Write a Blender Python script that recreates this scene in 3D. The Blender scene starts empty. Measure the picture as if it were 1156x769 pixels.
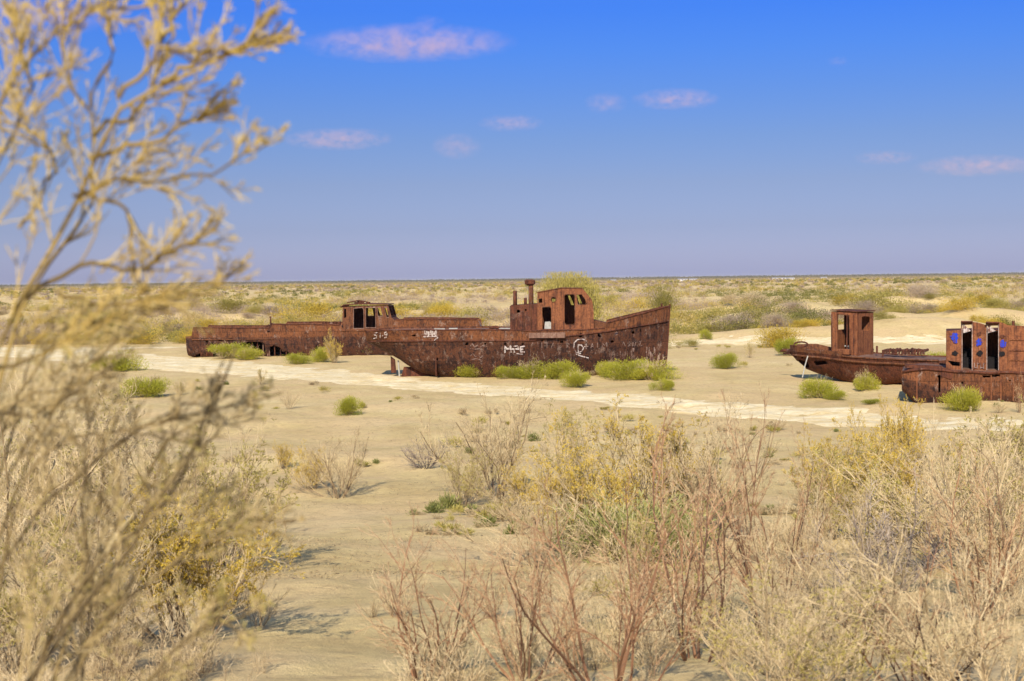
import bpy, bmesh, math, random
import numpy as np
from mathutils import Vector, Matrix
from mathutils.geometry import tessellate_polygon
from mathutils.bvhtree import BVHTree

R = math.radians
scene = bpy.context.scene
COL = scene.collection

# ------------------------------------------------------------------ camera
EYE = 5.7
FPX = 1605.6                      # focal length in pixels of the 1156 px wide photograph
cam_d = bpy.data.cameras.new("camera")
cam_d.lens = 50; cam_d.sensor_width = 36
cam_d.clip_start = 0.1; cam_d.clip_end = 90000
cam_d.dof.use_dof = True; cam_d.dof.focus_distance = 75; cam_d.dof.aperture_fstop = 5.0
cam = bpy.data.objects.new("camera", cam_d); COL.objects.link(cam)
CM = Matrix.Translation((0, 0, EYE)) @ Matrix.Rotation(R(90 - 2.48), 4, 'X') @ Matrix.Rotation(R(-0.69), 4, 'Z')
cam.matrix_world = CM
scene.camera = cam
CR = CM.to_3x3(); CRI = CR.inverted()

# ------------------------------------------------------------------ sky + sun
SUN_EL, SUN_AZ = 34.0, 190.0      # azimuth clockwise from +Y: behind the camera, to its left
world = bpy.data.worlds.new("World"); scene.world = world; world.use_nodes = True
wn = world.node_tree; wn.nodes.clear()
wo = wn.nodes.new('ShaderNodeOutputWorld'); bg = wn.nodes.new('ShaderNodeBackground')
sky = wn.nodes.new('ShaderNodeTexSky'); sky.sky_type = 'NISHITA'; sky.sun_disc = False
sky.sun_elevation = R(SUN_EL); sky.sun_rotation = R(SUN_AZ)
sky.air_density = 1.0; sky.dust_density = 0.6; sky.ozone_density = 3.0; sky.altitude = 50
tc = wn.nodes.new('ShaderNodeTexCoord'); sep = wn.nodes.new('ShaderNodeSeparateXYZ')
rmp = wn.nodes.new('ShaderNodeValToRGB'); mul = wn.nodes.new('ShaderNodeMixRGB'); mul.blend_type = 'MULTIPLY'; mul.inputs[0].default_value = 1
wn.links.new(tc.outputs['Generated'], sep.inputs[0]); wn.links.new(sep.outputs['Z'], rmp.inputs[0])
SKY_TINT = [(0.0, (0.34, 0.355, 0.67)), (0.0098, (0.32, 0.335, 0.62)), (0.0353, (0.268, 0.28, 0.49)), (0.0662, (0.258, 0.268, 0.435)), (0.0968, (0.225, 0.268, 0.455)), (0.127, (0.183, 0.268, 0.52)), (0.1569, (0.143, 0.27, 0.60)), (0.1855, (0.113, 0.26, 0.66)), (0.45, (0.5, 0.62, 0.85)), (1.0, (0.9, 0.9, 0.9))]
el = rmp.color_ramp.elements
while len(el) < len(SKY_TINT): el.new(0.5)
for e, (p, c) in zip(el, SKY_TINT): e.position = p; e.color = (*c, 1)
wn.links.new(sky.outputs[0], mul.inputs[1]); wn.links.new(rmp.outputs[0], mul.inputs[2])
wn.links.new(mul.outputs[0], bg.inputs[0]); bg.inputs[1].default_value = 0.15
wn.links.new(bg.outputs[0], wo.inputs[0])

sd = bpy.data.lights.new("sun", 'SUN'); sd.energy = 4.6; sd.angle = R(0.53); sd.color = (1.0, 0.92, 0.80)
sun = bpy.data.objects.new("sun", sd); COL.objects.link(sun)
sv = Vector((math.sin(R(SUN_AZ)) * math.cos(R(SUN_EL)), math.cos(R(SUN_AZ)) * math.cos(R(SUN_EL)), math.sin(R(SUN_EL))))
sun.rotation_euler = sv.to_track_quat('Z', 'Y').to_euler()
scene.view_settings.view_transform = 'Standard'; scene.view_settings.look = 'None'
scene.view_settings.gamma = 1; scene.view_settings.exposure = 0.35
scene.render.engine = 'CYCLES'
scene.cycles.max_bounces = 6; scene.cycles.diffuse_bounces = 2; scene.cycles.transparent_max_bounces = 8
scene.cycles.volume_bounces = 1

# ------------------------------------------------------------------ pixel <-> world helpers
def ray(px, py):
    return CR @ Vector(((px - 578) / FPX, -(py - 384.5) / FPX, -1.0))
def at(px, py, Y):
    d = ray(px, py); return Vector((0, 0, EYE)) + d * (Y / d.y)
def proj_np(P):
    M = np.array(CRI); q = (P - np.array([0, 0, EYE])) @ M.T
    return 578 + FPX * q[:, 0] / -q[:, 2], 384.5 - FPX * q[:, 1] / -q[:, 2]

# ------------------------------------------------------------------ noise
def _hash(ix, iy, s):
    h = (ix.astype(np.int64) * 374761393 + iy.astype(np.int64) * 668265263 + s * 974634777) & 0xFFFFFFFF
    h = ((h ^ (h >> 13)) * 1274126177) & 0xFFFFFFFF
    return ((h ^ (h >> 16)) & 0xFFFF) / 65535.0
def vnoise(x, y, s=0):
    ix = np.floor(x); iy = np.floor(y); fx = x - ix; fy = y - iy
    fx = fx * fx * (3 - 2 * fx); fy = fy * fy * (3 - 2 * fy)
    a = _hash(ix, iy, s); b = _hash(ix + 1, iy, s); c = _hash(ix, iy + 1, s); d = _hash(ix + 1, iy + 1, s)
    return (a * (1 - fx) + b * fx) * (1 - fy) + (c * (1 - fx) + d * fx) * fy
def fbm(x, y, s=0, o=4):
    t = 0; a = 0.5
    for i in range(o):
        t = t + a * (vnoise(x, y, s + i * 17) - 0.5) * 2; x = x * 2.03 + 3.1; y = y * 2.03 + 7.7; a *= 0.5
    return t
def sstep(a, b, x):
    t = np.clip((x - a) / (b - a), 0, 1); return t * t * (3 - 2 * t)

# ------------------------------------------------------------------ terrain
_py = np.array([-60, -20, 0, 3, 6, 9, 12, 16, 20, 25, 30, 36, 44, 55, 70, 100000.0])
_pz = np.array([4.3, 4.2, 4.1, 3.9, 3.5, 3.02, 2.6, 2.1, 1.65, 1.15, 0.75, 0.42, 0.14, 0.0, 0.0, 0.0])
_gy = np.arange(-60, 110, 0.5); _gz = np.interp(_gy, _py, _pz)
_k = np.ones(11) / 11; _gz = np.convolve(np.pad(_gz, 5, mode='edge'), _k, mode='valid')
MOUNDS = []      # (px, Y, radius_x, radius_y, height)
for m in [(832, 190, 9, 6, 2.0), (735, 150, 12, 8, 1.3), (920, 150, 12, 7, 1.5), (1050, 125, 12, 8, 1.5), (650, 160, 9, 8, 2.2), (350, 150, 14, 9, 1.2),
          (470, 130, 9, 6, 1.0), (1120, 140, 10, 7, 1.2), (860, 125, 10, 5, 0.8), (700, 200, 16, 9, 1.4), (1000, 210, 18, 10, 1.5), (560, 220, 16, 9, 1.3),
          (240, 180, 16, 9, 1.4), (120, 150, 12, 9, 1.2), (330, 44, 5, 3, 0.3), (250, 56, 7, 4, 0.35), (420, 62, 8, 4, 0.3)]:
    px, Y, rx, ry, h = m; MOUNDS.append(((px - 578) / FPX * Y, Y, rx, ry, h))
# paths: polylines in ground metres with half-widths
PATHS = [np.array([(70, 21, 4.2), (34, 42.5, 4.0), (19, 52, 3.9), (10.5, 60, 3.9), (4.5, 67.5, 3.8), (-4, 76.5, 3.9), (-13, 88, 4.8), (-24, 101, 5.8), (-38, 118, 6.2), (-60, 136, 5.5), (-110, 160, 6)], float),
         np.array([(-110, 134, 4), (-50, 128, 4), (-10, 123, 3.5), (17, 121, 3.5), (30, 118, 3.5), (50, 112, 3.5), (110, 108, 4)], float)]
def path_sd(x, y, P):
    best = np.full(x.shape, 1e9)
    for (x0, y0, w0), (x1, y1, w1) in zip(P[:-1], P[1:]):
        dx, dy = x1 - x0, y1 - y0; t = np.clip(((x - x0) * dx + (y - y0) * dy) / (dx * dx + dy * dy), 0, 1)
        d = np.hypot(x - x0 - t * dx, y - y0 - t * dy) - (w0 + t * (w1 - w0)); best = np.minimum(best, d)
    return best
def base_h(x, y):
    x = np.asarray(x, float); y = np.asarray(y, float)
    z = np.interp(y, _gy, _gz)
    near = 1 - sstep(60, 100, y)
    far = sstep(110, 150, y) * (1 - 0.6 * sstep(500, 2000, y))
    z = z + (near * 0.16 * fbm(x / 4.0, y / 4.0, 3) + (1 - sstep(110, 160, y)) * 0.07 * fbm(x / 1.1, y / 1.1, 5) + (1 - sstep(110, 160, y)) * 0.16 * np.maximum(0, fbm(x / 2.6, y / 2.6, 15))) * sstep(2, 8, y)
    z = z + 0.10 * fbm(x / 9.0, y / 9.0, 9) * sstep(10, 40, y)
    z = z + far * np.maximum(0, fbm(x / 16.0, y / 11.0, 21) + 0.12) * 1.9
    for mx, my, rx, ry, h in MOUNDS:
        q = ((x - mx) / rx) ** 2 + ((y - my) / ry) ** 2
        z = z + h * np.exp(-q * 1.6) * (1 + 0.25 * fbm(x / 3, y / 3, 31, 3))
    return z
def ground_h(x, y):
    x = np.asarray(x, float); y = np.asarray(y, float)
    z = base_h(x, y)
    for P in PATHS:
        sd_ = path_sd(x, y, P) + 1.2 * fbm(x / 1.6, y / 1.3, 51, 5)
        z = z - 0.08 * (1 - sstep(-2.2, 0.6, sd_))
    return z
def gh(x, y): return float(ground_h(np.array([x]), np.array([y]))[0])
def ground_at(px, py):
    d = ray(px, py); o = Vector((0, 0, EYE)); t = 3.0; prev = 3.0
    while t < 4000:
        p = o + d * t
        if p.z < gh(p.x, p.y): break
        prev = t; t *= 1.02
    for _ in range(14):
        m = (prev + t) / 2; p = o + d * m
        if p.z < gh(p.x, p.y): t = m
        else: prev = m
    return o + d * t

# ------------------------------------------------------------------ mesh helpers
def np_mesh(name, V, F, mat=None, smooth=False, tint=None):
    V = np.asarray(V, np.float32); F = np.asarray(F, np.int32); k = F.shape[1]
    me = bpy.data.meshes.new(name)
    me.vertices.add(len(V)); me.vertices.foreach_set('co', V.ravel())
    me.loops.add(F.size); me.loops.foreach_set('vertex_index', F.ravel())
    me.polygons.add(len(F)); me.polygons.foreach_set('loop_start', np.arange(0, F.size, k, dtype=np.int32))
    me.polygons.foreach_set('loop_total', np.full(len(F), k, np.int32))
    me.polygons.foreach_set('use_smooth', np.full(len(F), smooth, bool))
    if mat: me.materials.append(mat)
    me.update(calc_edges=True)
    if tint is not None:
        a = me.attributes.new('tint', 'FLOAT', 'POINT'); a.data.foreach_set('value', np.asarray(tint, np.float32))
    return me
def link(name, me, parent=None, loc=None, rz=None):
    o = bpy.data.objects.new(name, me); COL.objects.link(o)
    if parent: o.parent = parent
    if loc is not None: o.location = loc
    if rz is not None: o.rotation_euler = (0, 0, rz)
    return o
def empty(name, loc, rz=0): 
    o = link(name, None, None, loc, rz); o.empty_display_size = 0.3; return o
def tag(o, label=None, cat=None, group=None, kind=None):
    if label: o['label'] = label
    if cat: o['category'] = cat
    if group: o['group'] = group
    if kind: o['kind'] = kind
    return o

class MB:
    def __init__(s): s.V = []; s.F = []
    def add(s, vs, fs):
        b = len(s.V); s.V += [tuple(v) for v in vs]; s.F += [tuple(i + b for i in f) for f in fs]; return s
    def box(s, c, d, rot=None):
        hx, hy, hz = d[0] / 2, d[1] / 2, d[2] / 2
        vs = [Vector((x, y, z)) for x in (-hx, hx) for y in (-hy, hy) for z in (-hz, hz)]
        if rot is not None: vs = [rot @ v for v in vs]
        return s.add([v + Vector(c) for v in vs], [(0, 1, 3, 2), (4, 6, 7, 5), (0, 4, 5, 1), (2, 3, 7, 6), (0, 2, 6, 4), (1, 5, 7, 3)])
    def tube(s, pts, r, n=8, cap=True, flat=None):
        pts = [Vector(p) for p in pts]; rs = r if isinstance(r, (list, tuple)) else [r] * len(pts); vs = []
        for i, p in enumerate(pts):
            t = (pts[min(i + 1, len(pts) - 1)] - pts[max(i - 1, 0)]).normalized()
            ref = Vector((0, 0, 1)) if abs(t.z) < 0.9 else Vector((1, 0, 0))
            u = t.cross(ref).normalized(); v = u.cross(t)
            for k in range(n):
                a = 2 * math.pi * (k + 0.5) / n
                vs.append(p + (u * math.cos(a) * (flat or 1) + v * math.sin(a)) * rs[i])
        fs = [(i * n + k, i * n + (k + 1) % n, (i + 1) * n + (k + 1) % n, (i + 1) * n + k) for i in range(len(pts) - 1) for k in range(n)]
        if cap: fs += [tuple(reversed(range(n))), tuple((len(pts) - 1) * n + k for k in range(n))]
        return s.add(vs, fs)
    def plate(s, origin, U, W, outline, holes=(), th=0.04):
        """flat plate spanned by U (2d x) and W (2d y), thickness th along U x W, with real openings"""
        origin, U, W = Vector(origin), Vector(U), Vector(W); N = U.cross(W).normalized() * th
        loops = [list(outline)] + [list(h) for h in holes]
        flat = [p for l in loops for p in l]
        tris = tessellate_polygon([[Vector((p[0], p[1], 0)) for p in l] for l in loops])
        P = [origin + U * p[0] + W * p[1] for p in flat]; n = len(P)
        fs = [tuple(t) for t in tris] + [tuple(i + n for i in reversed(t)) for t in tris]
        b = 0
        for l in loops:
            m = len(l)
            for i in range(m): j = (i + 1) % m; fs.append((b + i, b + j, n + b + j, n + b + i))
            b += m
        return s.add(P + [p + N for p in P], fs)
    def build(s, name, mat, parent=None, smooth=False, bevel=0):
        me = bpy.data.meshes.new(name); me.from_pydata(s.V, [], s.F); me.materials.append(mat)
        if smooth: me.polygons.foreach_set('use_smooth', [True] * len(me.polygons))
        bm = bmesh.new(); bm.from_mesh(me); bmesh.ops.recalc_face_normals(bm, faces=bm.faces); bm.to_mesh(me); bm.free()
        o = link(name, me, parent)
        if bevel:
            md = o.modifiers.new('bevel', 'BEVEL'); md.width = bevel; md.segments = 1
        return o
def rrect(x0, z0, x1, z1, r, n=4):
    out = []
    for cx, cz, a0 in ((x1 - r, z1 - r, 0), (x0 + r, z1 - r, 90), (x0 + r, z0 + r, 180), (x1 - r, z0 + r, 270)):
        for k in range(n + 1):
            a = R(a0 + 90 * k / n); out.append((cx + r * math.cos(a), cz + r * math.sin(a)))
    return out
def circ(cx, cz, r, n=14): return [(cx + r * math.cos(2 * math.pi * k / n), cz + r * math.sin(2 * math.pi * k / n)) for k in range(n)]

# ------------------------------------------------------------------ materials
def new_mat(name):
    m = bpy.data.materials.new(name); m.use_nodes = True; nt = m.node_tree; nt.nodes.clear()
    out = nt.nodes.new('ShaderNodeOutputMaterial'); p = nt.nodes.new('ShaderNodeBsdfPrincipled')
    nt.links.new(p.outputs[0], out.inputs[0]); p.inputs['Specular IOR Level'].default_value = 0.2
    return m, nt, p
def N(nt, t, **kw):
    n = nt.nodes.new('ShaderNode' + t)
    for k, v in kw.items(): setattr(n, k, v)
    return n
def noise(nt, vec, scale, detail=4, rough=0.6):
    n = N(nt, 'TexNoise'); n.inputs['Scale'].default_value = scale; n.inputs['Detail'].default_value = detail; n.inputs['Roughness'].default_value = rough
    if vec is not None: nt.links.new(vec, n.inputs['Vector'])
    return n.outputs['Fac']
def ramp(nt, fac, stops):
    r = N(nt, 'ValToRGB'); e = r.color_ramp.elements
    while len(e) < len(stops): e.new(0.5)
    for x, (p, c) in zip(e, stops): x.position = p; x.color = (*(c if isinstance(c, tuple) else (c, c, c)), 1)
    nt.links.new(fac, r.inputs[0]); return r.outputs[0]
def mix(nt, fac, a, b, mode='MIX'):
    m = N(nt, 'MixRGB', blend_type=mode)
    for i, v in ((0, fac), (1, a), (2, b)):
        if isinstance(v, (int, float)): m.inputs[i].default_value = v
        elif isinstance(v, tuple): m.inputs[i].default_value = (*v, 1)
        else: nt.links.new(v, m.inputs[i])
    return m.outputs[0]
def mapping(nt, vec, sc):
    m = N(nt, 'Mapping'); m.inputs['Scale'].default_value = sc; nt.links.new(vec, m.inputs[0]); return m.outputs[0]
def bump(nt, p, h, strength, dist):
    b = N(nt, 'Bump'); b.inputs['Strength'].default_value = strength; b.inputs['Distance'].default_value = dist
    nt.links.new(h, b.inputs['Height']); nt.links.new(b.outputs[0], p.inputs['Normal'])

def rust_mat(name, c_dark, c_mid, c_bright, c_pale, pale=0.62, band=False):
    m, nt, p = new_mat(name); tc = N(nt, 'TexCoord').outputs['Object']
    big = noise(nt, tc, 0.8, 7, 0.7); med = noise(nt, tc, 3.4, 6, 0.75); fine = noise(nt, tc, 12, 4, 0.75)
    streak = noise(nt, mapping(nt, tc, (3.4, 3.4, 0.22)), 1.8, 6, 0.75); st2 = noise(nt, mapping(nt, tc, (9, 9, 0.4)), 1.5, 4, 0.7)
    s = mix(nt, 0.5, big, streak); s = mix(nt, 0.3, s, med)
    col = ramp(nt, s, [(0.38, c_dark), (0.455, c_mid), (0.52, c_bright), (0.575, c_mid), (0.64, tuple(c * 1.5 for c in c_dark))])
    col = mix(nt, ramp(nt, fine, [(0.4, 0.0), (0.62, 0.38)]), col, c_dark)
    col = mix(nt, ramp(nt, st2, [(0.5, 0.0), (0.68, 0.7)]), col, tuple(c * 0.7 for c in c_dark))
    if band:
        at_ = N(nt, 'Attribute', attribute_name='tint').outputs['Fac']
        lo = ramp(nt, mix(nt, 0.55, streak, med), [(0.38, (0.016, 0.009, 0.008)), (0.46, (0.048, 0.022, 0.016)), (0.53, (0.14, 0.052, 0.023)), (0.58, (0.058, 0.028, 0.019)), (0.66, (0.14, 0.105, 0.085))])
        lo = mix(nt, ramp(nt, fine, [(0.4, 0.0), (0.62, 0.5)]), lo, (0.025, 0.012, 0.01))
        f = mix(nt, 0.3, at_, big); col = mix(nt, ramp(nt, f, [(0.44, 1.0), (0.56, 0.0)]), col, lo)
    if band:
        sx = N(nt, 'SeparateXYZ'); nt.links.new(tc, sx.inputs[0]); cb = N(nt, 'CombineXYZ'); nt.links.new(sx.outputs[0], cb.inputs[0]); nt.links.new(sx.outputs[2], cb.inputs[1])
        br = N(nt, 'TexBrick'); nt.links.new(cb.outputs[0], br.inputs['Vector']); br.inputs['Scale'].default_value = 1.0; br.inputs['Brick Width'].default_value = 2.3; br.inputs['Row Height'].default_value = 0.95
        br.inputs['Mortar Size'].default_value = 0.016; br.inputs['Mortar Smooth'].default_value = 0.4; br.inputs['Color1'].default_value = (0.78, 0.78, 0.78, 1); br.inputs['Color2'].default_value = (1.18, 1.15, 1.1, 1); br.inputs['Mortar'].default_value = (0.35, 0.32, 0.3, 1)
        col = mix(nt, 0.85, col, br.outputs['Color'], 'MULTIPLY')
    pm = mix(nt, 1.0, ramp(nt, noise(nt, mapping(nt, tc, (1.3, 1.3, 0.7)), 1.6, 7, 0.8), [(pale, 0.0), (pale + 0.05, 1.0)]), ramp(nt, fine, [(0.42, 0.1), (0.6, 0.8)]), 'MULTIPLY')
    col = mix(nt, pm, col, c_pale)
    nt.links.new(col, p.inputs['Base Color']); p.inputs['Roughness'].default_value = 0.85
    h = mix(nt, 0.4, med, fine); bump(nt, p, h, 0.7, 0.06)
    return m
RUST = rust_mat('rust_red', (0.027, 0.013, 0.009), (0.098, 0.037, 0.019), (0.215, 0.082, 0.032), (0.30, 0.20, 0.14), 0.57)
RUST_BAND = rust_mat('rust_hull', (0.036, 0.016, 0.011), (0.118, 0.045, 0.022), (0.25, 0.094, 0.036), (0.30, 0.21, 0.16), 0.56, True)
RUST_DK = rust_mat('rust_dark', (0.025, 0.011, 0.008), (0.075, 0.027, 0.016), (0.16, 0.052, 0.024), (0.22, 0.14, 0.10), 0.57)
RUST_BR = rust_mat('rust_bright', (0.050, 0.021, 0.013), (0.168, 0.058, 0.026), (0.30, 0.11, 0.042), (0.33, 0.2, 0.13), 0.6)
RUST_PL = rust_mat('rust_deck', (0.08, 0.040, 0.025), (0.18, 0.09, 0.06), (0.27, 0.16, 0.11), (0.38, 0.30, 0.22), 0.55)
def plain_mat(name, col, rough=0.8, var=0.35):
    m, nt, p = new_mat(name); tc = N(nt, 'TexCoord').outputs['Object']
    f = noise(nt, tc, 5, 5, 0.7)
    nt.links.new(mix(nt, ramp(nt, f, [(0.4, 0.0), (0.65, 1.0)]), col, tuple(c * (1 - var) for c in col)), p.inputs['Base Color'])
    p.inputs['Roughness'].default_value = rough; return m
def worn_mat(name, col, under, cover=0.5):
    m, nt, p = new_mat(name); tc = N(nt, 'TexCoord').outputs['Object']
    f = mix(nt, 0.5, noise(nt, tc, 7, 5, 0.8), noise(nt, mapping(nt, tc, (6, 6, 0.8)), 2, 4, 0.7))
    nt.links.new(mix(nt, ramp(nt, f, [(cover - 0.03, 0.0), (cover + 0.05, 1.0)]), col, under), p.inputs['Base Color']); p.inputs['Roughness'].default_value = 0.85; return m
PAINT = worn_mat('chalk_white_paint', (0.50, 0.43, 0.38), (0.13, 0.055, 0.035), 0.505)
PAINT_FADED = worn_mat('faded_white_paint', (0.26, 0.18, 0.145), (0.10, 0.04, 0.025), 0.5)
BLUE = worn_mat('blue_paint', (0.014, 0.045, 0.42), (0.09, 0.035, 0.045), 0.51)
LIT_EDGE = plain_mat('pale_lit_edge', (0.42, 0.30, 0.24), 0.9, 0.6)  # lit door edges put into the colour as a pale tone
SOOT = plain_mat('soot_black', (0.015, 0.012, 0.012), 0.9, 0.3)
GREY = plain_mat('pale_grey_metal', (0.42, 0.40, 0.34), 0.6, 0.3)

def sand_mat():
    m, nt, p = new_mat('sand'); tc = N(nt, 'TexCoord').outputs['Object']
    big = noise(nt, tc, 0.06, 6, 0.6); med = noise(nt, tc, 0.45, 6, 0.65); fine = noise(nt, tc, 4.0, 6, 0.75); grain = noise(nt, tc, 30, 3, 0.8)
    s = mix(nt, 0.5, big, med)
    col = ramp(nt, s, [(0.36, (0.54, 0.385, 0.167)), (0.5, (0.67, 0.505, 0.224)), (0.64, (0.76, 0.595, 0.295))])
    col = mix(nt, ramp(nt, noise(nt, tc, 0.22, 5, 0.7), [(0.44, 0.0), (0.58, 0.55)]), col, (0.69, 0.485, 0.25))
    col = mix(nt, ramp(nt, fine, [(0.34, 0.5), (0.5, 0.0)]), col, (0.36, 0.235, 0.12))
    col = mix(nt, ramp(nt, grain, [(0.3, 0.3), (0.5, 0.0)]), col, (0.28, 0.18, 0.09))
    nt.links.new(col, p.inputs['Base Color']); p.inputs['Roughness'].default_value = 0.95; p.inputs['Specular IOR Level'].default_value = 0.05
    h = mix(nt, 0.4, fine, grain); h = mix(nt, 0.55, h, noise(nt, tc, 1.3, 5, 0.7)); bump(nt, p, h, 0.7, 0.18)
    return m
SAND = sand_mat()
def crust_mat():
    m, nt, p = new_mat('pale_crust'); tc = N(nt, 'TexCoord').outputs['Object']
    st = mapping(nt, tc, (0.5, 1.6, 1.0)); a = noise(nt, st, 0.8, 7, 0.7); f = noise(nt, tc, 5.0, 5, 0.75)
    s = mix(nt, 0.4, a, f)
    col = ramp(nt, s, [(0.40, (0.66, 0.49, 0.23)), (0.48, (0.75, 0.59, 0.32)), (0.55, (0.80, 0.67, 0.41)), (0.64, (0.84, 0.74, 0.51))])
    nt.links.new(col, p.inputs['Base Color']); p.inputs['Roughness'].default_value = 0.95; p.inputs['Specular IOR Level'].default_value = 0.05
    bump(nt, p, s, 0.8, 0.12); return m
CRUST = crust_mat()

def plant_mat(name, stops, trans=0.25, rnd=0.25):
    m, nt, p = new_mat(name)
    at_ = N(nt, 'Attribute', attribute_name='tint'); oi = N(nt, 'ObjectInfo')
    ad = N(nt, 'Math', operation='MULTIPLY_ADD'); nt.links.new(oi.outputs['Random'], ad.inputs[0]); ad.inputs[1].default_value = rnd
    nt.links.new(at_.outputs['Fac'], ad.inputs[2])
    sb = N(nt, 'Math', operation='SUBTRACT'); nt.links.new(ad.outputs[0], sb.inputs[0]); sb.inputs[1].default_value = rnd / 2
    col = ramp(nt, sb.outputs[0], stops)
    nt.links.new(col, p.inputs['Base Color']); p.inputs['Roughness'].default_value = 0.8; p.inputs['Specular IOR Level'].default_value = 0.1
    if trans:
        tr = N(nt, 'BsdfTranslucent'); nt.links.new(col, tr.inputs[0]); mx = N(nt, 'MixShader'); mx.inputs[0].default_value = trans
        nt.links.new(p.outputs[0], mx.inputs[1]); nt.links.new(tr.outputs[0], mx.inputs[2])
        out = [n for n in nt.nodes if n.type == 'OUTPUT_MATERIAL'][0]; nt.links.new(mx.outputs[0], out.inputs[0])
    return m
L_GREEN = plant_mat('leaf_yellow_green', [(0, (0.14, 0.15, 0.022)), (0.5, (0.40, 0.385, 0.04)), (1, (0.60, 0.50, 0.09))])
L_YEL = plant_mat('leaf_ochre', [(0, (0.32, 0.24, 0.04)), (0.5, (0.66, 0.46, 0.06)), (1, (0.78, 0.59, 0.15))])
L_OLIVE = plant_mat('leaf_olive', [(0, (0.22, 0.19, 0.045)), (0.5, (0.43, 0.355, 0.085)), (1, (0.58, 0.47, 0.17))])
L_DRY = plant_mat('leaf_dry', [(0, (0.30, 0.22, 0.12)), (0.5, (0.50, 0.385, 0.205)), (1, (0.64, 0.51, 0.29))])
L_MAUVE = plant_mat('leaf_grey_mauve', [(0, (0.25, 0.18, 0.125)), (0.5, (0.43, 0.33, 0.225)), (1, (0.56, 0.44, 0.30))])
L_OLD = plant_mat('leaf_plain_olive', [(0, (0.13, 0.125, 0.03)), (0.5, (0.29, 0.25, 0.065)), (1, (0.45, 0.37, 0.13))])
L_SCRUB = plant_mat('scrub_mixed', [(0, (0.15, 0.15, 0.04)), (0.3, (0.36, 0.30, 0.075)), (0.5, (0.55, 0.40, 0.09)), (0.75, (0.34, 0.25, 0.17)), (1, (0.43, 0.33, 0.24))], 0.2, 0.0)
W_PALE = plant_mat('twig_pale', [(0, (0.22, 0.15, 0.085)), (0.5, (0.51, 0.385, 0.205)), (1, (0.68, 0.535, 0.31))], 0)
W_RED = plant_mat('twig_red_brown', [(0, (0.07, 0.04, 0.027)), (0.35, (0.28, 0.145, 0.075)), (0.7, (0.46, 0.28, 0.145)), (1, (0.60, 0.44, 0.25))], 0)
W_GREY = plant_mat('twig_grey', [(0, (0.10, 0.08, 0.06)), (0.5, (0.26, 0.20, 0.15)), (1, (0.42, 0.34, 0.26))], 0)

W_OLD = plant_mat('twig_old', [(0, (0.10, 0.07, 0.045)), (0.5, (0.36, 0.26, 0.13)), (1, (0.56, 0.43, 0.24))], 0)
W_BRUSH = plant_mat('twig_brush', [(0, (0.10, 0.07, 0.035)), (0.3, (0.28, 0.20, 0.085)), (0.6, (0.50, 0.37, 0.16)), (1, (0.68, 0.54, 0.29))], 0)
W_STRAW = plant_mat('twig_straw', [(0, (0.10, 0.07, 0.03)), (0.3, (0.30, 0.21, 0.07)), (0.55, (0.58, 0.41, 0.11)), (1, (0.76, 0.60, 0.27))], 0)
# ------------------------------------------------------------------ plant generator
def nrm(v): return v / np.maximum(np.linalg.norm(v, axis=-1, keepdims=True), 1e-9)
def grow(rng, p, d, L, K, wob, up):
    pts = [p]; seg = (L / K)[:, None]
    for k in range(K):
        d = nrm(d + rng.normal(0, wob, d.shape) + np.array([0, 0, up])); p = p + d * seg; pts.append(p)
    return np.stack(pts, 1)
def kids(rng, P, L, n, t0, t1, amin, amax, ratio):
    Nn, K1, _ = P.shape; idx = np.repeat(np.arange(Nn), n); t = rng.uniform(t0, t1, len(idx)) * (K1 - 1)
    k = np.minimum(t.astype(int), K1 - 2); f = (t - k)[:, None]
    a = P[idx, k]; b = P[idx, k + 1]; pos = a * (1 - f) + b * f; tan = nrm(b - a)
    r = rng.normal(size=tan.shape); perp = nrm(r - (r * tan).sum(1, keepdims=True) * tan)
    ang = np.radians(rng.uniform(amin, amax, len(idx)))[:, None]
    d = tan * np.cos(ang) + perp * np.sin(ang)
    Lc = L[idx] * rng.uniform(0.6, 1.15, len(idx)) * ratio * (1.15 - 0.5 * t / (K1 - 1))
    return pos, d, Lc, idx
def tubes(P, r0, r1, sides=3):
    Nn, K1, _ = P.shape
    T = np.empty_like(P); T[:, 1:-1] = P[:, 2:] - P[:, :-2]; T[:, 0] = P[:, 1] - P[:, 0]; T[:, -1] = P[:, -1] - P[:, -2]; T = nrm(T)
    ref = np.where(np.abs(T[..., 2:3]) < 0.9, np.array([0, 0, 1.0]), np.array([1.0, 0, 0]))
    u = nrm(np.cross(T, ref)); v = np.cross(u, T)
    rad = r0[:, None] + (r1 - r0)[:, None] * np.linspace(0, 1, K1)[None]
    ang = 2 * np.pi * np.arange(sides) / sides
    V = P[:, :, None, :] + rad[:, :, None, None] * (u[:, :, None, :] * np.cos(ang)[None, None, :, None] + v[:, :, None, :] * np.sin(ang)[None, None, :, None])
    base = (np.arange(Nn)[:, None, None] * K1 + np.arange(K1 - 1)[None, :, None]) * sides; s = np.arange(sides)[None, None, :]; s2 = (s + 1) % sides
    F = np.stack([base + s, base + s2, base + sides + s2, base + sides + s], -1).reshape(-1, 4)
    return V.reshape(-1, 3), F
def leaves(rng, pos, d, l, w):
    n = len(pos); r = rng.normal(size=(n, 3)); d = nrm(d); side = nrm(np.cross(d, r)); l = l[:, None]; w = w[:, None]
    V = np.stack([pos, pos + d * l * 0.5 + side * w, pos + d * l, pos + d * l * 0.5 - side * w], 1).reshape(-1, 3)
    return V, np.arange(4 * n).reshape(-1, 4)
def cat(parts):
    Vs, Fs, Ts, b = [], [], [], 0
    for V, F, T in parts: Vs.append(V); Fs.append(F + b); Ts.append(T); b += len(V)
    return np.concatenate(Vs), np.concatenate(Fs), np.concatenate(Ts)

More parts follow.
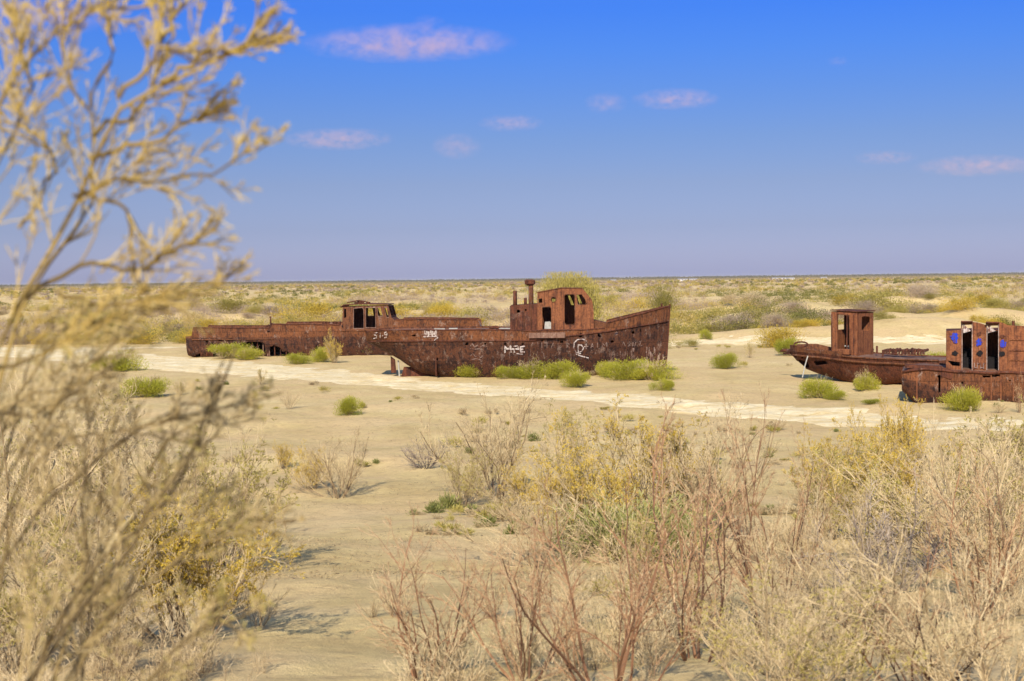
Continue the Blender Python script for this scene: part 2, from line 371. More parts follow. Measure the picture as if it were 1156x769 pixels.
def shrub_geo(seed, H, nst=12, spread=0.9, levels=((7, .5, 20, 50), (7, .5, 20, 55), (5, .5, 20, 60)), r0=0.02, wob=0.16, up=0.06,
              leaf=None, base_r=0.12, guides=None, rmin=0.0022, cap=9):
    """returns (wood, foliage) as (V, F, tint)"""
    rng = np.random.default_rng(seed); wood = []; fol = []
    if guides is None:
        a = rng.uniform(0, 2 * np.pi, nst); ti = rng.uniform(0.05, 1, nst) ** 0.8 * spread
        d = np.stack([np.cos(a) * np.sin(ti), np.sin(a) * np.sin(ti), np.cos(ti)], 1)
        p = np.stack([np.cos(a) * base_r * rng.uniform(0, 1, nst), np.sin(a) * base_r * rng.uniform(0, 1, nst), np.full(nst, -0.08)], 1)
        L = H * rng.uniform(0.6, 1.08, nst); P = grow(rng, p, d, L, 7, wob * 0.8, up)
    else: P, L = guides
    n = len(P); r = r0 * rng.uniform(0.6, 1.1, n)
    V, F = tubes(P, r, r * (0.3 if guides is None else .5), 5); wood.append((V, F, np.repeat(rng.uniform(0, 0.3, n), P.shape[1] * 5)))
    par_r = r
    for li, (nk, ratio, a0, a1) in enumerate(levels):
        last = li == len(levels) - 1
        p, d, Lc, idx = kids(rng, P, L, nk, 0.15 if li == 0 else 0.2, 1.0, a0, a1, ratio)
        Lc = np.minimum(Lc, cap * rng.uniform(.5, 1, len(Lc)))
        if guides is not None and li == 0: Lc = np.minimum(Lc, .03 + .45 * np.linalg.norm(P[idx, -1] - p, axis=1))
        P = grow(rng, p, d, Lc, 3 if last else 5, wob, up * 1.2); L = Lc
        r = np.maximum(par_r[idx] * 0.45, rmin); par_r = r
        V, F = tubes(P, r, np.maximum(r * 0.35, rmin * 0.7), 3)
        wood.append((V, F, np.repeat(np.clip(rng.normal(0.35 + 0.3 * (li + 1) / len(levels), 0.18, len(P)), 0, 1), P.shape[1] * 3)))
        if leaf and (last or (leaf.get('also') and li == len(levels) - 2)):
            sel = rng.random(len(P)) < leaf.get('frac', 1.0)
            cl = vnoise(P[:, -1, 0] / (H * .22) + seed, P[:, -1, 2] / (H * .22) + P[:, -1, 1] / (H * .3), seed)
            if 'clump' in leaf: sel &= cl > leaf['clump']
            Q = P[sel]
            if len(Q):
                pos, dd, _, ii = kids(rng, Q, np.ones(len(Q)), leaf['n'], 0.1, 1.0, 10, 60, 1)
                V, F = leaves(rng, pos, dd, leaf['l'] * rng.uniform(0.5, 1.2, len(pos)), leaf['w'] * rng.uniform(0.6, 1.2, len(pos)))
                tt = np.clip(cl[sel][ii] * 0.5 + rng.normal(0.25, 0.16, len(pos)), 0, 1); fol.append((V, F, np.repeat(tt, 4)))
    return cat(wood), (cat(fol) if fol else None)

def dome_geo(rng, n, r, h, l, w, lumps=5, tint=0.5, tvar=0.12):
    """a low bush as blades scattered through a lumpy dome"""
    c = np.stack([rng.uniform(-.55, .55, lumps) * r, rng.uniform(-.55, .55, lumps) * r, rng.uniform(.15, .6, lumps) * h], 1)
    k = rng.integers(0, lumps, n); q = nrm(rng.normal(size=(n, 3))) * (rng.random(n) ** 0.5)[:, None] * np.where(rng.random(n) < .12, 1.35, 1.0)[:, None]
    pos = c[k] + q * np.array([r * .55, r * .55, h * .42]) * rng.uniform(.45, 1.15, lumps)[k][:, None]
    pos[:, 2] = np.abs(pos[:, 2]); d = nrm(pos * np.array([1, 1, 0.8]) / max(r, h) + np.array([0, 0, 0.5]) + rng.normal(0, .35, (n, 3)))
    V, F = leaves(rng, pos, d, l * rng.uniform(.5, 1.3, n), w * rng.uniform(.6, 1.2, n))
    tl = rng.normal(0, tvar * .7, lumps)[k]
    return V, F, np.repeat(np.clip(tint + tl + rng.normal(0, tvar, n), 0, 1), 4)

#=====STRUCTURE=====
# ------------------------------------------------------------------ ground sheet
def build_ground():
    ys = np.concatenate([np.arange(-40, 1.0, 1.0), np.geomspace(1.0, 40000, 900)])
    u = np.linspace(-1, 1, 520); uu = 0.55 * u + 0.45 * u ** 3
    W = np.where(ys < 0, 16, 14 + 0.78 * np.maximum(ys, 0))
    X = uu[None, :] * W[:, None]; Y = np.repeat(ys[:, None], len(u), 1)
    Z = ground_h(X.ravel(), Y.ravel())
    V = np.stack([X.ravel(), Y.ravel(), Z], 1); nr, nc = len(ys), len(u)
    i = (np.arange(nr - 1)[:, None] * nc + np.arange(nc - 1)[None, :]).ravel()
    F = np.stack([i, i + 1, i + nc + 1, i + nc], 1)
    o = link('ground', np_mesh('ground', V, F, SAND, True)); tag(o, kind='structure')
build_ground()
def build_path(P, name):
    pts = P[:, :2]; n = 900; s = np.linspace(0, len(P) - 1, n); k = np.minimum(s.astype(int), len(P) - 2); f = (s - k)[:, None]
    # Catmull-Rom centre line
    ext = np.vstack([2 * P[0] - P[1], P, 2 * P[-1] - P[-2]]); p0, p1, p2, p3 = ext[k], ext[k + 1], ext[k + 2], ext[k + 3]
    C = 0.5 * (2 * p1 + (p2 - p0) * f + (2 * p0 - 5 * p1 + 4 * p2 - p3) * f ** 2 + (3 * p1 - p0 - 3 * p2 + p3) * f ** 3)
    t = np.gradient(C[:, :2], axis=0); t = nrm(t); nn = np.stack([-t[:, 1], t[:, 0]], 1)
    v = np.linspace(-1, 1, 60); w = C[:, 2] + 1.2
    X = C[:, 0][:, None] + nn[:, 0][:, None] * v[None] * w[:, None]; Y = C[:, 1][:, None] + nn[:, 1][:, None] * v[None] * w[:, None]
    x, y = X.ravel(), Y.ravel(); sd_ = path_sd(x, y, P) + 1.2 * fbm(x / 1.6, y / 1.3, 51, 5)
    z = base_h(x, y) - 0.03 + 0.09 * fbm(x / 0.9, y / 0.9, 61, 4) - 0.3 * sstep(-2.4, 1.6, sd_) 
    V = np.stack([x, y, z], 1); nc = len(v); i = (np.arange(n - 1)[:, None] * nc + np.arange(nc - 1)[None]).ravel()
    o = link(name, np_mesh(name, V, np.stack([i, i + 1, i + nc + 1, i + nc], 1), CRUST, True)); tag(o, kind='structure')
for P_ in PATHS: build_path(P_, 'path')

# thin desert air: one even volume round everything but the sky and clouds
hm = bpy.data.materials.new('haze'); hm.use_nodes = True; hm.node_tree.nodes.clear(); ho = N(hm.node_tree, 'OutputMaterial'); hv = N(hm.node_tree, 'VolumePrincipled')
hv.inputs['Color'].default_value = (.62, .66, .78, 1); hv.inputs['Density'].default_value = 0.00004; hm.node_tree.links.new(hv.outputs[0], ho.inputs['Volume'])
hb_ = MB(); hb_.box((0, 20500, 6.5), (84000, 41400, 15)); hz_ = hb_.build('haze', hm); tag(hz_, 'thin pale desert haze over the plain', 'haze', None, 'stuff')
#=====SHIPS=====
class Frame:
    """a boat's own axes: lx along the keel (to the right in view), ly across (negative = near side), lz up"""
    def __init__(s, px, Y, yaw, z=0.0):
        s.o = Vector(((px - 578) / FPX * Y, Y, z)); s.rz = R(yaw); s.M = Matrix.Translation(s.o) @ Matrix.Rotation(s.rz, 4, 'Z'); s.I = s.M.inverted()
        s.eye = s.I @ Vector((0, 0, EYE))
    def L(s, px, py, ly):                       # pixel -> (lx, lz) on the plane ly
        d = s.I.to_3x3() @ ray(px, py); t = (ly - s.eye.y) / d.y; p = s.eye + d * t; return (p.x, p.z)
    def pts(s, l, ly): return [s.L(x, y, ly) for x, y in l]

class Hull:
    def __init__(s, fr, st, hbmax):
        # st rows: px, top py, keel py, half breadth, fullness p
        s.fr = fr; X, ZT, ZK, HB, PP = [], [], [], [], []
        for px, ty, ky, hb, p in st:
            x, z = fr.L(px, ty, -hb); X.append(x); ZT.append(z); ZK.append(fr.L(px, ky, -hb * 0.6)[1] if ky is not None else -0.5); HB.append(hb); PP.append(p)
        s.X = np.array(X); s.ZT, s.ZK, s.HB, s.PP = map(np.array, (ZT, ZK, HB, PP))
    def top(s, x): return np.interp(x, s.X, s.ZT)
    def half(s, x, z, off=0.0):
        zt, zk, hb, p = (np.interp(x, s.X, a) for a in (s.ZT, s.ZK, s.HB, s.PP))
        u = np.clip((z - zk) / np.maximum(zt - zk, 0.01), 0, 1); return hb * u ** p + off
    def build(s, name, mat, parent, holes=(), cell=0.06, zr=None, bow_rake=0.0, dent=0.03, seed=1, ends=(True, True), hole_far=False):
        nx = int((s.X[-1] - s.X[0]) / cell); nz = 56; x = np.linspace(s.X[0], s.X[-1], nx)
        t = np.linspace(0, 1, nz) ** 1.25; t = 1 - t                 # 1 top ... 0 keel
        zt, zk, hb, p = (np.interp(x, s.X, a) for a in (s.ZT, s.ZK, s.HB, s.PP))
        allV, allF, b = [], [], 0
        for sgn in (-1, 1):
            U = np.repeat(t[None], nx, 0); Z = zk[:, None] + U * (zt - zk)[:, None]; Yw = hb[:, None] * U ** p[:, None]
            Xg = np.repeat(x[:, None], nz, 1)
            if bow_rake: Xg = Xg + bow_rake * (U - 1) * sstep(0.75, 1, (x - x[0]) / (x[-1] - x[0]))[:, None]
            Yw = Yw + dent * fbm(Xg / 0.9 + seed, Z / 0.7, seed, 3) * np.minimum(1, Yw / 0.3)
            # shell plating: each plate slightly dished between frames
            Yw = Yw - 0.018 * np.abs(np.sin(Xg * math.pi / 0.62)) * np.minimum(1, Yw / 0.3)
            V = np.stack([Xg, sgn * Yw, Z], -1).reshape(-1, 3)
            i = (np.arange(nx - 1)[:, None] * nz + np.arange(nz - 1)[None]).ravel(); F = np.stack([i, i + 1, i + nz + 1, i + nz], 1)
            if holes and (sgn < 0 or hole_far):
                M = np.array(s.fr.M); c = V[F].mean(1); wc = c @ M[:3, :3].T + M[:3, 3]; px, py = proj_np(wc)
                keep = np.ones(len(F), bool)
                jx = 0.5 * fbm(px / 2.3, py / 2.3, 71, 2); jy = 0.5 * fbm(px / 2.1, py / 2.7, 77, 2)
                for h in holes: keep &= ~inpoly(px + jx, py + jy, h)
                F = F[keep]
            allV.append(V); allF.append(F + b); b += len(V)
        # end plates
        for side, on in ((0, ends[0]), (nx - 1, ends[1])):
            if on and hb[side] > 0.05:
                i = np.arange(nz - 1) + side * nz; allF.append(np.stack([i, i + 1, i + 1 + nx * nz, i + nx * nz], 1))
        V = np.concatenate(allV); F = np.concatenate(allF)
        zz = zr(V[:, 0]) if zr else 0.9
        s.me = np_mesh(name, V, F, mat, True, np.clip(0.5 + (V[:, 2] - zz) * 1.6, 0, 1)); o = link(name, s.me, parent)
        md = o.modifiers.new('plate', 'SOLIDIFY'); md.thickness = 0.025; md.offset = 0
        s.tree = BVHTree.FromPolygons([tuple(v) for v in V.tolist()], F.tolist())
        return o
    def deck(s, name, mat, parent, drop, x0=None, x1=None, off=-0.05, camber=0.06, seed=4):
        x = np.linspace(s.X[0] + 0.03 if x0 is None else x0, s.X[-1] - 0.03 if x1 is None else x1, 90); v = np.linspace(-1, 1, 17)
        z = s.top(x) - (drop(x) if callable(drop) else drop); w = np.maximum(s.half(x, z, off), 0.01)
        X = np.repeat(x[:, None], 17, 1); Y = w[:, None] * v[None]; Z = z[:, None] + camber * (1 - v[None] ** 2) + 0.03 * fbm(X / .6, Y / .6 + seed, seed, 2)
        V = np.stack([X, Y, Z], -1).reshape(-1, 3); i = (np.arange(89)[:, None] * 17 + np.arange(16)[None]).ravel()
        o = link(name, np_mesh(name, V, np.stack([i, i + 1, i + 18, i + 17], 1), mat, True), parent)
        md = o.modifiers.new('plate', 'SOLIDIFY'); md.thickness = 0.04; md.offset = -1; return o
    def rail(s, name, mat, parent, zfun, x0, x1, r=0.045, off=0.03, both=True, n=60, sag=0.02):
        for sg in ((-1, 1) if both else (-1,)):
            mb = MB(); x = np.linspace(x0, x1, n); z = zfun(x) + sag * fbm(x / .7, x * 0, 8, 2); w = s.half(x, z, off)
            mb.tube([(a, sg * b, c) for a, b, c in zip(x, w, z)], r, 6); mb.build(name, mat, parent, True)
    def stroke(s, mb, pts, wpx, lift=0.03):
        """paint stroke laid on the plating"""
        prev = None; P = []
        dense = []
        for (a, b), (c, d) in zip(pts[:-1], pts[1:]):
            k = max(1, int(math.hypot(c - a, d - b) / 1.2))
            for i in range(k): dense.append((a + (c - a) * i / k, b + (d - b) * i / k))
        dense.append(pts[-1])
        I3 = s.fr.I.to_3x3()
        for x, y in dense:
            d = (I3 @ ray(x, y)).normalized(); hit, nn, _, dist = s.tree.ray_cast(s.fr.eye, d)
            if hit: P.append(hit - d * 0.05)
        if len(P) < 2: return
        w = wpx * (P[0] - s.fr.eye).length / FPX / 2
        vs = []
        for i, p in enumerate(P):
            t = (P[min(i + 1, len(P) - 1)] - P[max(i - 1, 0)]).normalized(); sd_ = Vector((0, -1, 0)).cross(t).normalized() * w * random.uniform(.8, 1.2)
            vs += [p + sd_, p - sd_, p - sd_ + Vector((0, .012, 0)), p + sd_ + Vector((0, .012, 0))]
        fs = [(4 * i + a, 4 * i + (a + 1) % 4, 4 * i + 4 + (a + 1) % 4, 4 * i + 4 + a) for i in range(len(P) - 1) for a in range(4)]
        fs += [(0, 1, 2, 3), tuple(4 * (len(P) - 1) + k for k in (3, 2, 1, 0))]
        mb.add(vs, fs)
def inpoly(x, y, poly):
    ins = np.zeros(x.shape, bool); n = len(poly); j = n - 1
    for i in range(n):
        xi, yi = poly[i]; xj, yj = poly[j]
        c = ((yi > y) != (yj > y)) & (x < (xj - xi) * (y - yi) / (yj - yi + 1e-12) + xi); ins ^= c; j = i
    return ins
def ell(cx, cy, rx, ry, n=12): return [(cx + rx * math.cos(2 * math.pi * k / n), cy + ry * math.sin(2 * math.pi * k / n)) for k in range(n)]
def inside1(p, poly): return bool(inpoly(np.array([p[0]]), np.array([p[1]]), poly)[0])
def safe_holes(outline, holes):
    out = []; cx = sum(p[0] for p in outline) / len(outline); cz = sum(p[1] for p in outline) / len(outline)
    for h in holes:
        ok = all(inside1((p[0] + dx, p[1] + dz), outline) for p in h for dx, dz in ((.03, 0), (-.03, 0), (0, .03), (0, -.03)))
        if ok: out.append(h)
        else: print('hole dropped', [tuple(round(v, 2) for v in p) for p in h][:3], 'outline x', round(min(p[0] for p in outline), 2), round(max(p[0] for p in outline), 2))
    return out
def xz_plate(mb, outline, ly, holes=(), th=0.04):      # vertical plate in the plane ly (thickness goes inboard for the near side)
    mb.plate((0, ly, 0), (1, 0, 0), (0, 0, 1), outline, safe_holes(outline, holes), -th if ly < 0 else th)
def strip(mb, a, b, y0, y1, th=0.04, holes=()):         # plate spanning ly y0..y1 along the profile edge a->b (lx, lz); holes in (0..len, 0..width)
    A = Vector((a[0], y0, a[1])); B = Vector((b[0], y0, b[1])); U = (B - A); l = U.length; U.normalize()
    mb.plate(A, U, (0, 1, 0), [(0, 0), (l, 0), (l, y1 - y0), (0, y1 - y0)], holes, th)
def frame_ring(mb, outline, ly, w=0.05, d=0.05):        # raised rim round an opening
    cx = sum(p[0] for p in outline) / len(outline); cz = sum(p[1] for p in outline) / len(outline)
    out = []
    for x, z in outline:
        dx, dz = x - cx, z - cz; l = math.hypot(dx, dz); out.append((x + dx / l * w, z + dz / l * w))
    mb.plate((0, ly, 0), (1, 0, 0), (0, 0, 1), out, [outline], d)

# ---------------- middle boat: trawler
def trawler():
    fr = Frame(590, 84.2, -3); root = empty('fishing_boat', fr.o, fr.rz)
    tag(root, 'rusted brown fishing boat with wheelhouse, mushroom vent and high bow, in the centre', 'boat', 'rusting boats stranded on the sand')
    st = [(412.5, 375.5, 388, 1.0, .5), (418, 374, 391, 1.45, .5), (432, 373, 399, 1.85, .5), (447, 372.8, 408, 2.05, .48), (455, 372.8, 414, 2.12, .46), (470, 372.8, 422, 2.2, .42), (500, 372.8, 429, 2.3, .36),
          (540, 372.3, None, 2.4, .3), (600, 373.6, None, 2.4, .28), (660, 372.5, None, 2.3, .3), (684, 370.8, None, 2.15, .34), (686, 364.5, None, 2.13, .34), (705, 359.5, None, 1.85, .42),
          (722, 355, None, 1.45, .5), (738, 350.5, None, .95, .6), (748, 347.6, None, .5, .7), (755.8, 345.8, None, .05, .8)]
    h = Hull(fr, st, 2.4)
    ports = [ell(655.5, 379, 2.2, 2.5), ell(677, 378.3, 2.3, 2.8), ell(696, 376.6, 2.0, 2.6), ell(714.5, 375, 1.6, 2.3), ell(723, 373.5, .9, 1.7),
             ell(467, 379, 2.4, 1.1), ell(527, 388.5, 2.0, 1.6), ell(548, 388, 1.3, 1.1), ell(570.5, 388.7, 1.5, 1.1), ell(590, 388.5, 1.6, 1.2), ell(612, 383.5, 1.8, 2.0), ell(634, 386.5, 1.6, 1.4),
             ell(663, 373.8, 1.0, .8), ell(641, 374, 1.3, .7), ell(691, 386, 1.6, 1.2), ell(494, 406, 1.0, 2.2), ell(706, 410, 1.3, 2.4)]
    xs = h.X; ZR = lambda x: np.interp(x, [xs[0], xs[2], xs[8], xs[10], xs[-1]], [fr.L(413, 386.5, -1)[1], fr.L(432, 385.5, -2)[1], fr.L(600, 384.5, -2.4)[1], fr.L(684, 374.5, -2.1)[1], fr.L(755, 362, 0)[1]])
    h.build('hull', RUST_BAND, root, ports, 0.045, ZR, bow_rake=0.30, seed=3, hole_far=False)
    def drop(x): return 0.12 + 0.75 * sstep(4.2, 5.2, x)
    h.deck('deck', RUST_PL, root, drop)
    xs = h.X
    h.rail('rub_rail', RUST_DK, root, ZR, xs[0] + .05, xs[-1] - .15, 0.04)
    h.rail('cap_rail', RUST_DK, root, lambda x: h.top(x) + 0.01, xs[11], xs[-1] - .05, 0.045, 0.0)
    h.rail('cap_rail', RUST_DK, root, lambda x: h.top(x) + 0.01, xs[0] + .03, xs[10] - .05, 0.04, 0.0)
    # stem bar
    x1, z1 = fr.L(755.8, 343.5, 0); mb = MB(); mb.tube([(x1 + .02, 0, z1), (x1 - .12, 0, 2), (x1 - .30, 0, -.3)], 0.055, 6); mb.build('stem_bar', RUST_DK, root)
    # bow fittings
    mb = MB(); bx, bz = fr.L(749, 347, 0); mb.box((bx, 0, bz + .02), (.55, .5, .06)); mb.tube([(bx - .1, -.12, bz), (bx - .1, -.12, bz + .22)], .05); mb.tube([(bx - .1, .12, bz), (bx - .1, .12, bz + .22)], .05)
    mb.tube([(bx - .12, -.3, bz + .14), (bx - .12, .3, bz + .14)], .03); mb.build('bow_bollard', RUST_DK, root)
    # foredeck coaming
    mb = MB(); a = fr.pts([(668, 375), (684, 376), (684.5, 365.5), (669.5, 362)], -1.2); xz_plate(mb, a, -1.2); xz_plate(mb, a, 1.2)
    strip(mb, a[3], a[2], -1.2, 1.2, .03); strip(mb, a[1], a[2], -1.2, 1.2, .03); mb.build('hatch_coaming', RUST, root)
    # rudder and posts under the counter
    mb = MB(); a = fr.pts([(441, 402), (446, 406), (447.5, 421), (441.5, 421)], 0); mb.plate((0, -.03, 0), (1, 0, 0), (0, 0, 1), a, (), -.06); mb.build('rudder', RUST_DK, root)
    mb = MB(); x, z = fr.L(449.5, 407, 0); mb.tube([(x, 0, z), (x + .08, 0, -.2)], .05, 8); mb.build('rudder_post', GREY, root)
    mb = MB(); x, z = fr.L(456, 412, 0); x2 = fr.L(520, 420, 0)[0]; mb.plate((0, -.06, 0), (1, 0, 0), (0, 0, 1), [(x - .25, -.3), (x2, -.3), (x2, .5), (x, .55)], (), -.12); mb.build('keel', RUST_DK, root)
    # ---- wheelhouse
    hw = 1.45; W = MB(); hx = lambda l, ly=-hw: fr.pts(l, ly)
    prof_px = [(606.6, 374), (606.6, 330.2), (619, 327.6), (633, 325), (656, 325.4), (667.6, 339.5), (669.2, 348), (669.8, 374)]
    prof = hx(prof_px)
    door = hx([(637.2, 334), (638.5, 332.6), (647, 332.6), (648.6, 334), (648.8, 364), (647.5, 366), (639, 366), (637.4, 364)])
    sdoor = hx([(612.2, 348), (613.4, 346.8), (620.8, 346.8), (622, 348), (622.3, 371.4), (612.6, 371.4)])
    win = hx([(651, 333.2), (656.4, 332.4), (662.8, 341.6), (660, 343.6), (652.6, 343.9)])
    port = hx(ell(624.8, 338.2, 2.7, 2.7)); port2 = hx([(607.9, 337.4), (612, 337), (612.3, 341.8), (608, 342)])
    xz_plate(W, prof, -hw, [door, sdoor, win, port, port2], .05)
    F_ = lambda l: fr.pts(l, hw)
    fprof = [p for p in prof]
    fwin = [F_([(641, 333.6), (643.5, 333.6), (648, 344.5), (645, 344.5)]), F_([(650.5, 332.8), (653, 332.6), (657, 342.4), (654.2, 343)]), F_([(623.2, 337.4), (628.3, 337.4), (628.3, 342), (623.2, 342)])]
    # keep the far openings inside the wall's own outline
    xmax = prof[5][0] - .15
    fwin = [[(min(x, xmax), z) for x, z in w_] for w_ in fwin]
    xz_plate(W, fprof, hw, fwin, .05)
    wl = (Vector(prof[5]) - Vector(prof[4])).length
    strip(W, prof[4], prof[5], -hw + .003, hw - .003, .04, [[(.15, .2), (wl - .12, .2), (wl - .12, 1.3), (.15, 1.3)], [(.15, 1.6), (wl - .12, 1.6), (wl - .12, 2.65), (.15, 2.65)]])
    strip(W, prof[5], prof[6], -hw + .003, hw - .003); strip(W, prof[6], prof[7], -hw + .003, hw - .003)
    rz_ = prof[1][1] - fr.L(610, 336, -hw)[1]; strip(W, prof[1], prof[0], -hw + .003, hw - .003, .04, [[(rz_, .3), (rz_ + .4, .3), (rz_ + .4, 2.5), (rz_, 2.5)]])
    Wo = W.build('wheelhouse', RUST_BR, root)
    Rf = MB()
    for a, b in ((1, 2), (2, 3), (3, 4)): 
        A = (prof[a][0] - (.06 if a == 1 else 0), prof[a][1] + .012); B = (prof[b][0] + (.05 if b == 4 else 0), prof[b][1] + .012); strip(Rf, A, B, -hw - .05, hw + .05, -.04)
    Rf.build('roof', RUST, Wo)
    for nm, o_ in (('door_frame', door), ('door_frame', sdoor), ('window_frame', win), ('porthole_rim', port)):
        m = MB(); frame_ring(m, o_, -hw - .001, .035, .03); m.build(nm, RUST, Wo)
    m = MB(); 
    a = hx([(649.4, 333), (650.4, 333), (658.3, 344), (656.8, 344)], -hw + .12)
    # mullions of the front glazing
    for yy in (-.05,):
        m.tube([(prof[4][0] - .02, yy, prof[4][1] - .05), (prof[5][0] - .04, yy, prof[5][1])], .05, 4)
    m.build('mullion', RUST, Wo)
    m = MB(); a = hx([(614.6, 371.6), (622.1, 371.6), (622.1, 364), (620.5, 363), (615.2, 363.4)], -1.3); xz_plate(m, a, -1.3, (), .05); m.build('door_panel', GREY, Wo)
    # ---- engine casing aft of the wheelhouse
    hc = 1.3; C_ = MB(); cp = fr.pts([(575.8, 374), (575.8, 347), (577.5, 345), (606.4, 343), (606.4, 374)], -hc)
    xz_plate(C_, cp, -hc, [fr.pts(ell(585, 351.5, 2.3, 1.8), -hc), fr.pts(ell(593.6, 350, 1.1, 1.3), -hc), ], .04); xz_plate(C_, cp, hc)
    strip(C_, cp[2], cp[3], -hc + .002, hc - .002, -.04); strip(C_, cp[1], cp[2], -hc + .002, hc - .002, .04); strip(C_, cp[0], cp[1], -hc + .002, hc - .002, -.04)
    C_.build('engine_casing', RUST_DK, root)
    for px in (583, 591.5, 599.5): 
        m = MB(); x, z = fr.L(px, 372, -hc); x, zt_ = fr.L(px, 345, -hc); m.tube([(x, -hc - .03, z), (x, -hc - .03, zt_)], .025, 5); m.build('casing_stiffener', RUST, root)
    m = MB(); x, z0 = fr.L(599.6, 346, -.6); _, z1 = fr.L(599.6, 321, -.6); m.tube([(x, -.6, z0 - .1), (x, -.6, z1)], .15, 12)
    V_ = m.build('vent_pipe', RUST, root, True)
    m = MB(); _, c1 = fr.L(599, 316, -.6); m.tube([(x - .05, -.6, z1 - .08), (x - .05, -.6, z1 + .02), (x - .05, -.6, c1 - .05), (x - .05, -.6, c1)], [.17, .31, .33, .24], 12); m.tube([(x - .30, -.6, c1 - .10), (x + .1, -.6, c1 - .10)], .14, 8)
    m.build('vent_cowl', SOOT if False else RUST_DK, V_)
    for px, t, rr in ((581.6, 328.5, .12), (593.2, 336.5, .09)):
        m = MB(); x, z0 = fr.L(px, 346.5, -.8); _, z1 = fr.L(px, t, -.8); m.tube([(x, -.8, z0), (x, -.8, z1), (x, -.8, z1 - .02)], [rr, rr, rr * .7], 10); m.build('exhaust_pipe', RUST_DK, root, True)
    m = MB(); x, z = fr.L(570, 371.4, -1.8); m.tube([(x - .35, -1.8, z + .03), (x + .3, -1.75, z + .02)], .035, 6); m.build('loose_pipe', GREY, root)
    m = MB(); x, z = fr.L(559, 371.4, -1.8); m.tube([(x - .35, -1.6, z + .06), (x, -1.7, z + .1), (x + .3, -1.75, z + .05)], .09, 6); m.build('mooring_bitt', RUST_DK, root)
    m = MB(); x, z = fr.L(503, 372, -2.0); m.box((x - .35, -2.0, z + .03), (.62, .12, .07)); m.box((x + .45, -1.98, z + .05), (.5, .12, .06)); m.build('pale_plank', GREY, root)
    # repair plate on the side
    m = MB(); a = fr.pts([(597, 381.8), (638, 381.5), (638, 375.3), (597, 376)], -2.48); xz_plate(m, a, -2.48, (), .04); m.build('repair_plate', RUST_PL, root)
    # bulkheads inside to keep the hull from being an empty tube
    for x in (-5, -1.5, 2.2, 5.2):
        w = float(h.half(x, h.top(x) - .9)) - .1; m = MB(); m.box((x, 0, 0.9), (.05, 2 * w * .9, 1.6)); m.build('bulkhead', RUST_DK, root)
    # ---- painted marks
    G = MB(); S = lambda *p, w=1.2: h.stroke(G, list(p), w)
    # S1-9 on the stern quarter
    S((426, 375.5), (422.5, 376), (422.3, 378), (425, 379), (425, 381.5), (421.5, 382.3)); S((429.3, 376), (429, 381.8)); S((431.2, 379), (432.6, 379)); S((436.8, 375), (434.3, 375.4), (434.2, 378), (436.8, 378), (436.9, 375.2), (436.2, 380.8), (433.8, 381.4))
    G.build('stern_number', PAINT, root)
    G = MB(); S((655.8, 399.3), (650.5, 398), (647.8, 393), (648.3, 387), (652, 383.4), (658, 382.8), (662.5, 385.4), w=1.1); S((649.6, 399.5), (656, 402), (664.5, 404.3), w=1.2)
    S((652.8, 389.5), (652.8, 397.5), (656.5, 397), (658.8, 393), (656.5, 389.7), (652.4, 389.4), w=1.2); S((661.8, 388.4), (661.8, 394), w=.9); S((659.6, 391.5), (664, 391.2), w=.9)
    G.build('painted_emblem', PAINT, root)
    G = MB(); S((667, 393), (668.6, 387.5), (670.4, 393), w=.8); S((667.7, 391.2), (669.8, 391.2), w=.7); G.build('graffiti_letter', PAINT_FADED, root)
    G = MB(); S((674.5, 387), (674.5, 392.6), w=.8); G.build('graffiti_letter', PAINT_FADED, root)
    G = MB(); S((680, 392.5), (680, 386.8), (682.5, 390.3), (685, 386.5), (685.2, 392.3), w=.9); G.build('graffiti_letter', PAINT_FADED, root)
    G = MB(); S((702, 391), (704, 386), (706, 391), w=.7); G.build('graffiti_letter', PAINT_FADED, root)
    G = MB(); S((711, 386), (708.5, 387.5), (711, 389.5), (708.6, 391.3), w=.7); G.build('graffiti_letter', PAINT_FADED, root)
    G = MB(); S((714.6, 386.2), (714.4, 391), w=.8); G.build('graffiti_letter', PAINT_FADED, root)
    G = MB(); S((718, 386), (716.5, 391), w=.7); G.build('graffiti_letter', PAINT_FADED, root)
    G = MB(); S((721.5, 386.2), (724, 384.8), (721.6, 390.6), (725, 390), w=.7); G.build('graffiti_letter', PAINT_FADED, root)
    G = MB(); S((713.5, 394.5), (716, 393), (714.5, 397), w=1.1); G.build('graffiti_letter', PAINT_FADED, root)
    G = MB(); S((600, 390), (602, 386), (604, 391), w=.6); G.build('graffiti_letter', PAINT_FADED, root)
    G = MB(); S((607, 386), (607.4, 392), w=.6); G.build('graffiti_letter', PAINT_FADED, root)
    G = MB(); S((611.6, 386.5), (611.8, 393), w=.6); G.build('graffiti_letter', PAINT_FADED, root)
    G = MB(); S((616, 387), (619, 387.3), w=.6); S((617.4, 387), (617.5, 393), w=.6); G.build('graffiti_letter', PAINT_FADED, root)
    G = MB(); S((622.5, 392.5), (624.5, 387), (626, 392.6), w=.6); G.build('graffiti_letter', PAINT_FADED, root)
    G = MB(); S((630, 387), (630, 393), (633.5, 392.5), w=.6); G.build('graffiti_letter', PAINT_FADED, root)
    G = MB(); S((640, 393), (640, 387), (643, 388.5), (640.3, 390.4), (643, 393), w=.6); G.build('graffiti_letter', PAINT_FADED, root)
    G = MB(); S((570, 398.5), (570, 391), (573.4, 395), (576.5, 390.4), (577, 398), w=1.5); S((580, 391.3), (584, 390.6), (585.5, 393.5), (580.5, 394.6), (580.4, 398.2), w=1.6); S((592.5, 391), (587.3, 391.8), (588, 397.6), (592.5, 397.5), w=1.6)
    S((583, 399.3), (590, 399.8), w=1.2); S((571.5, 393.8), (591, 394.6), w=1.7)
    G.build('white_graffiti', PAINT, root)
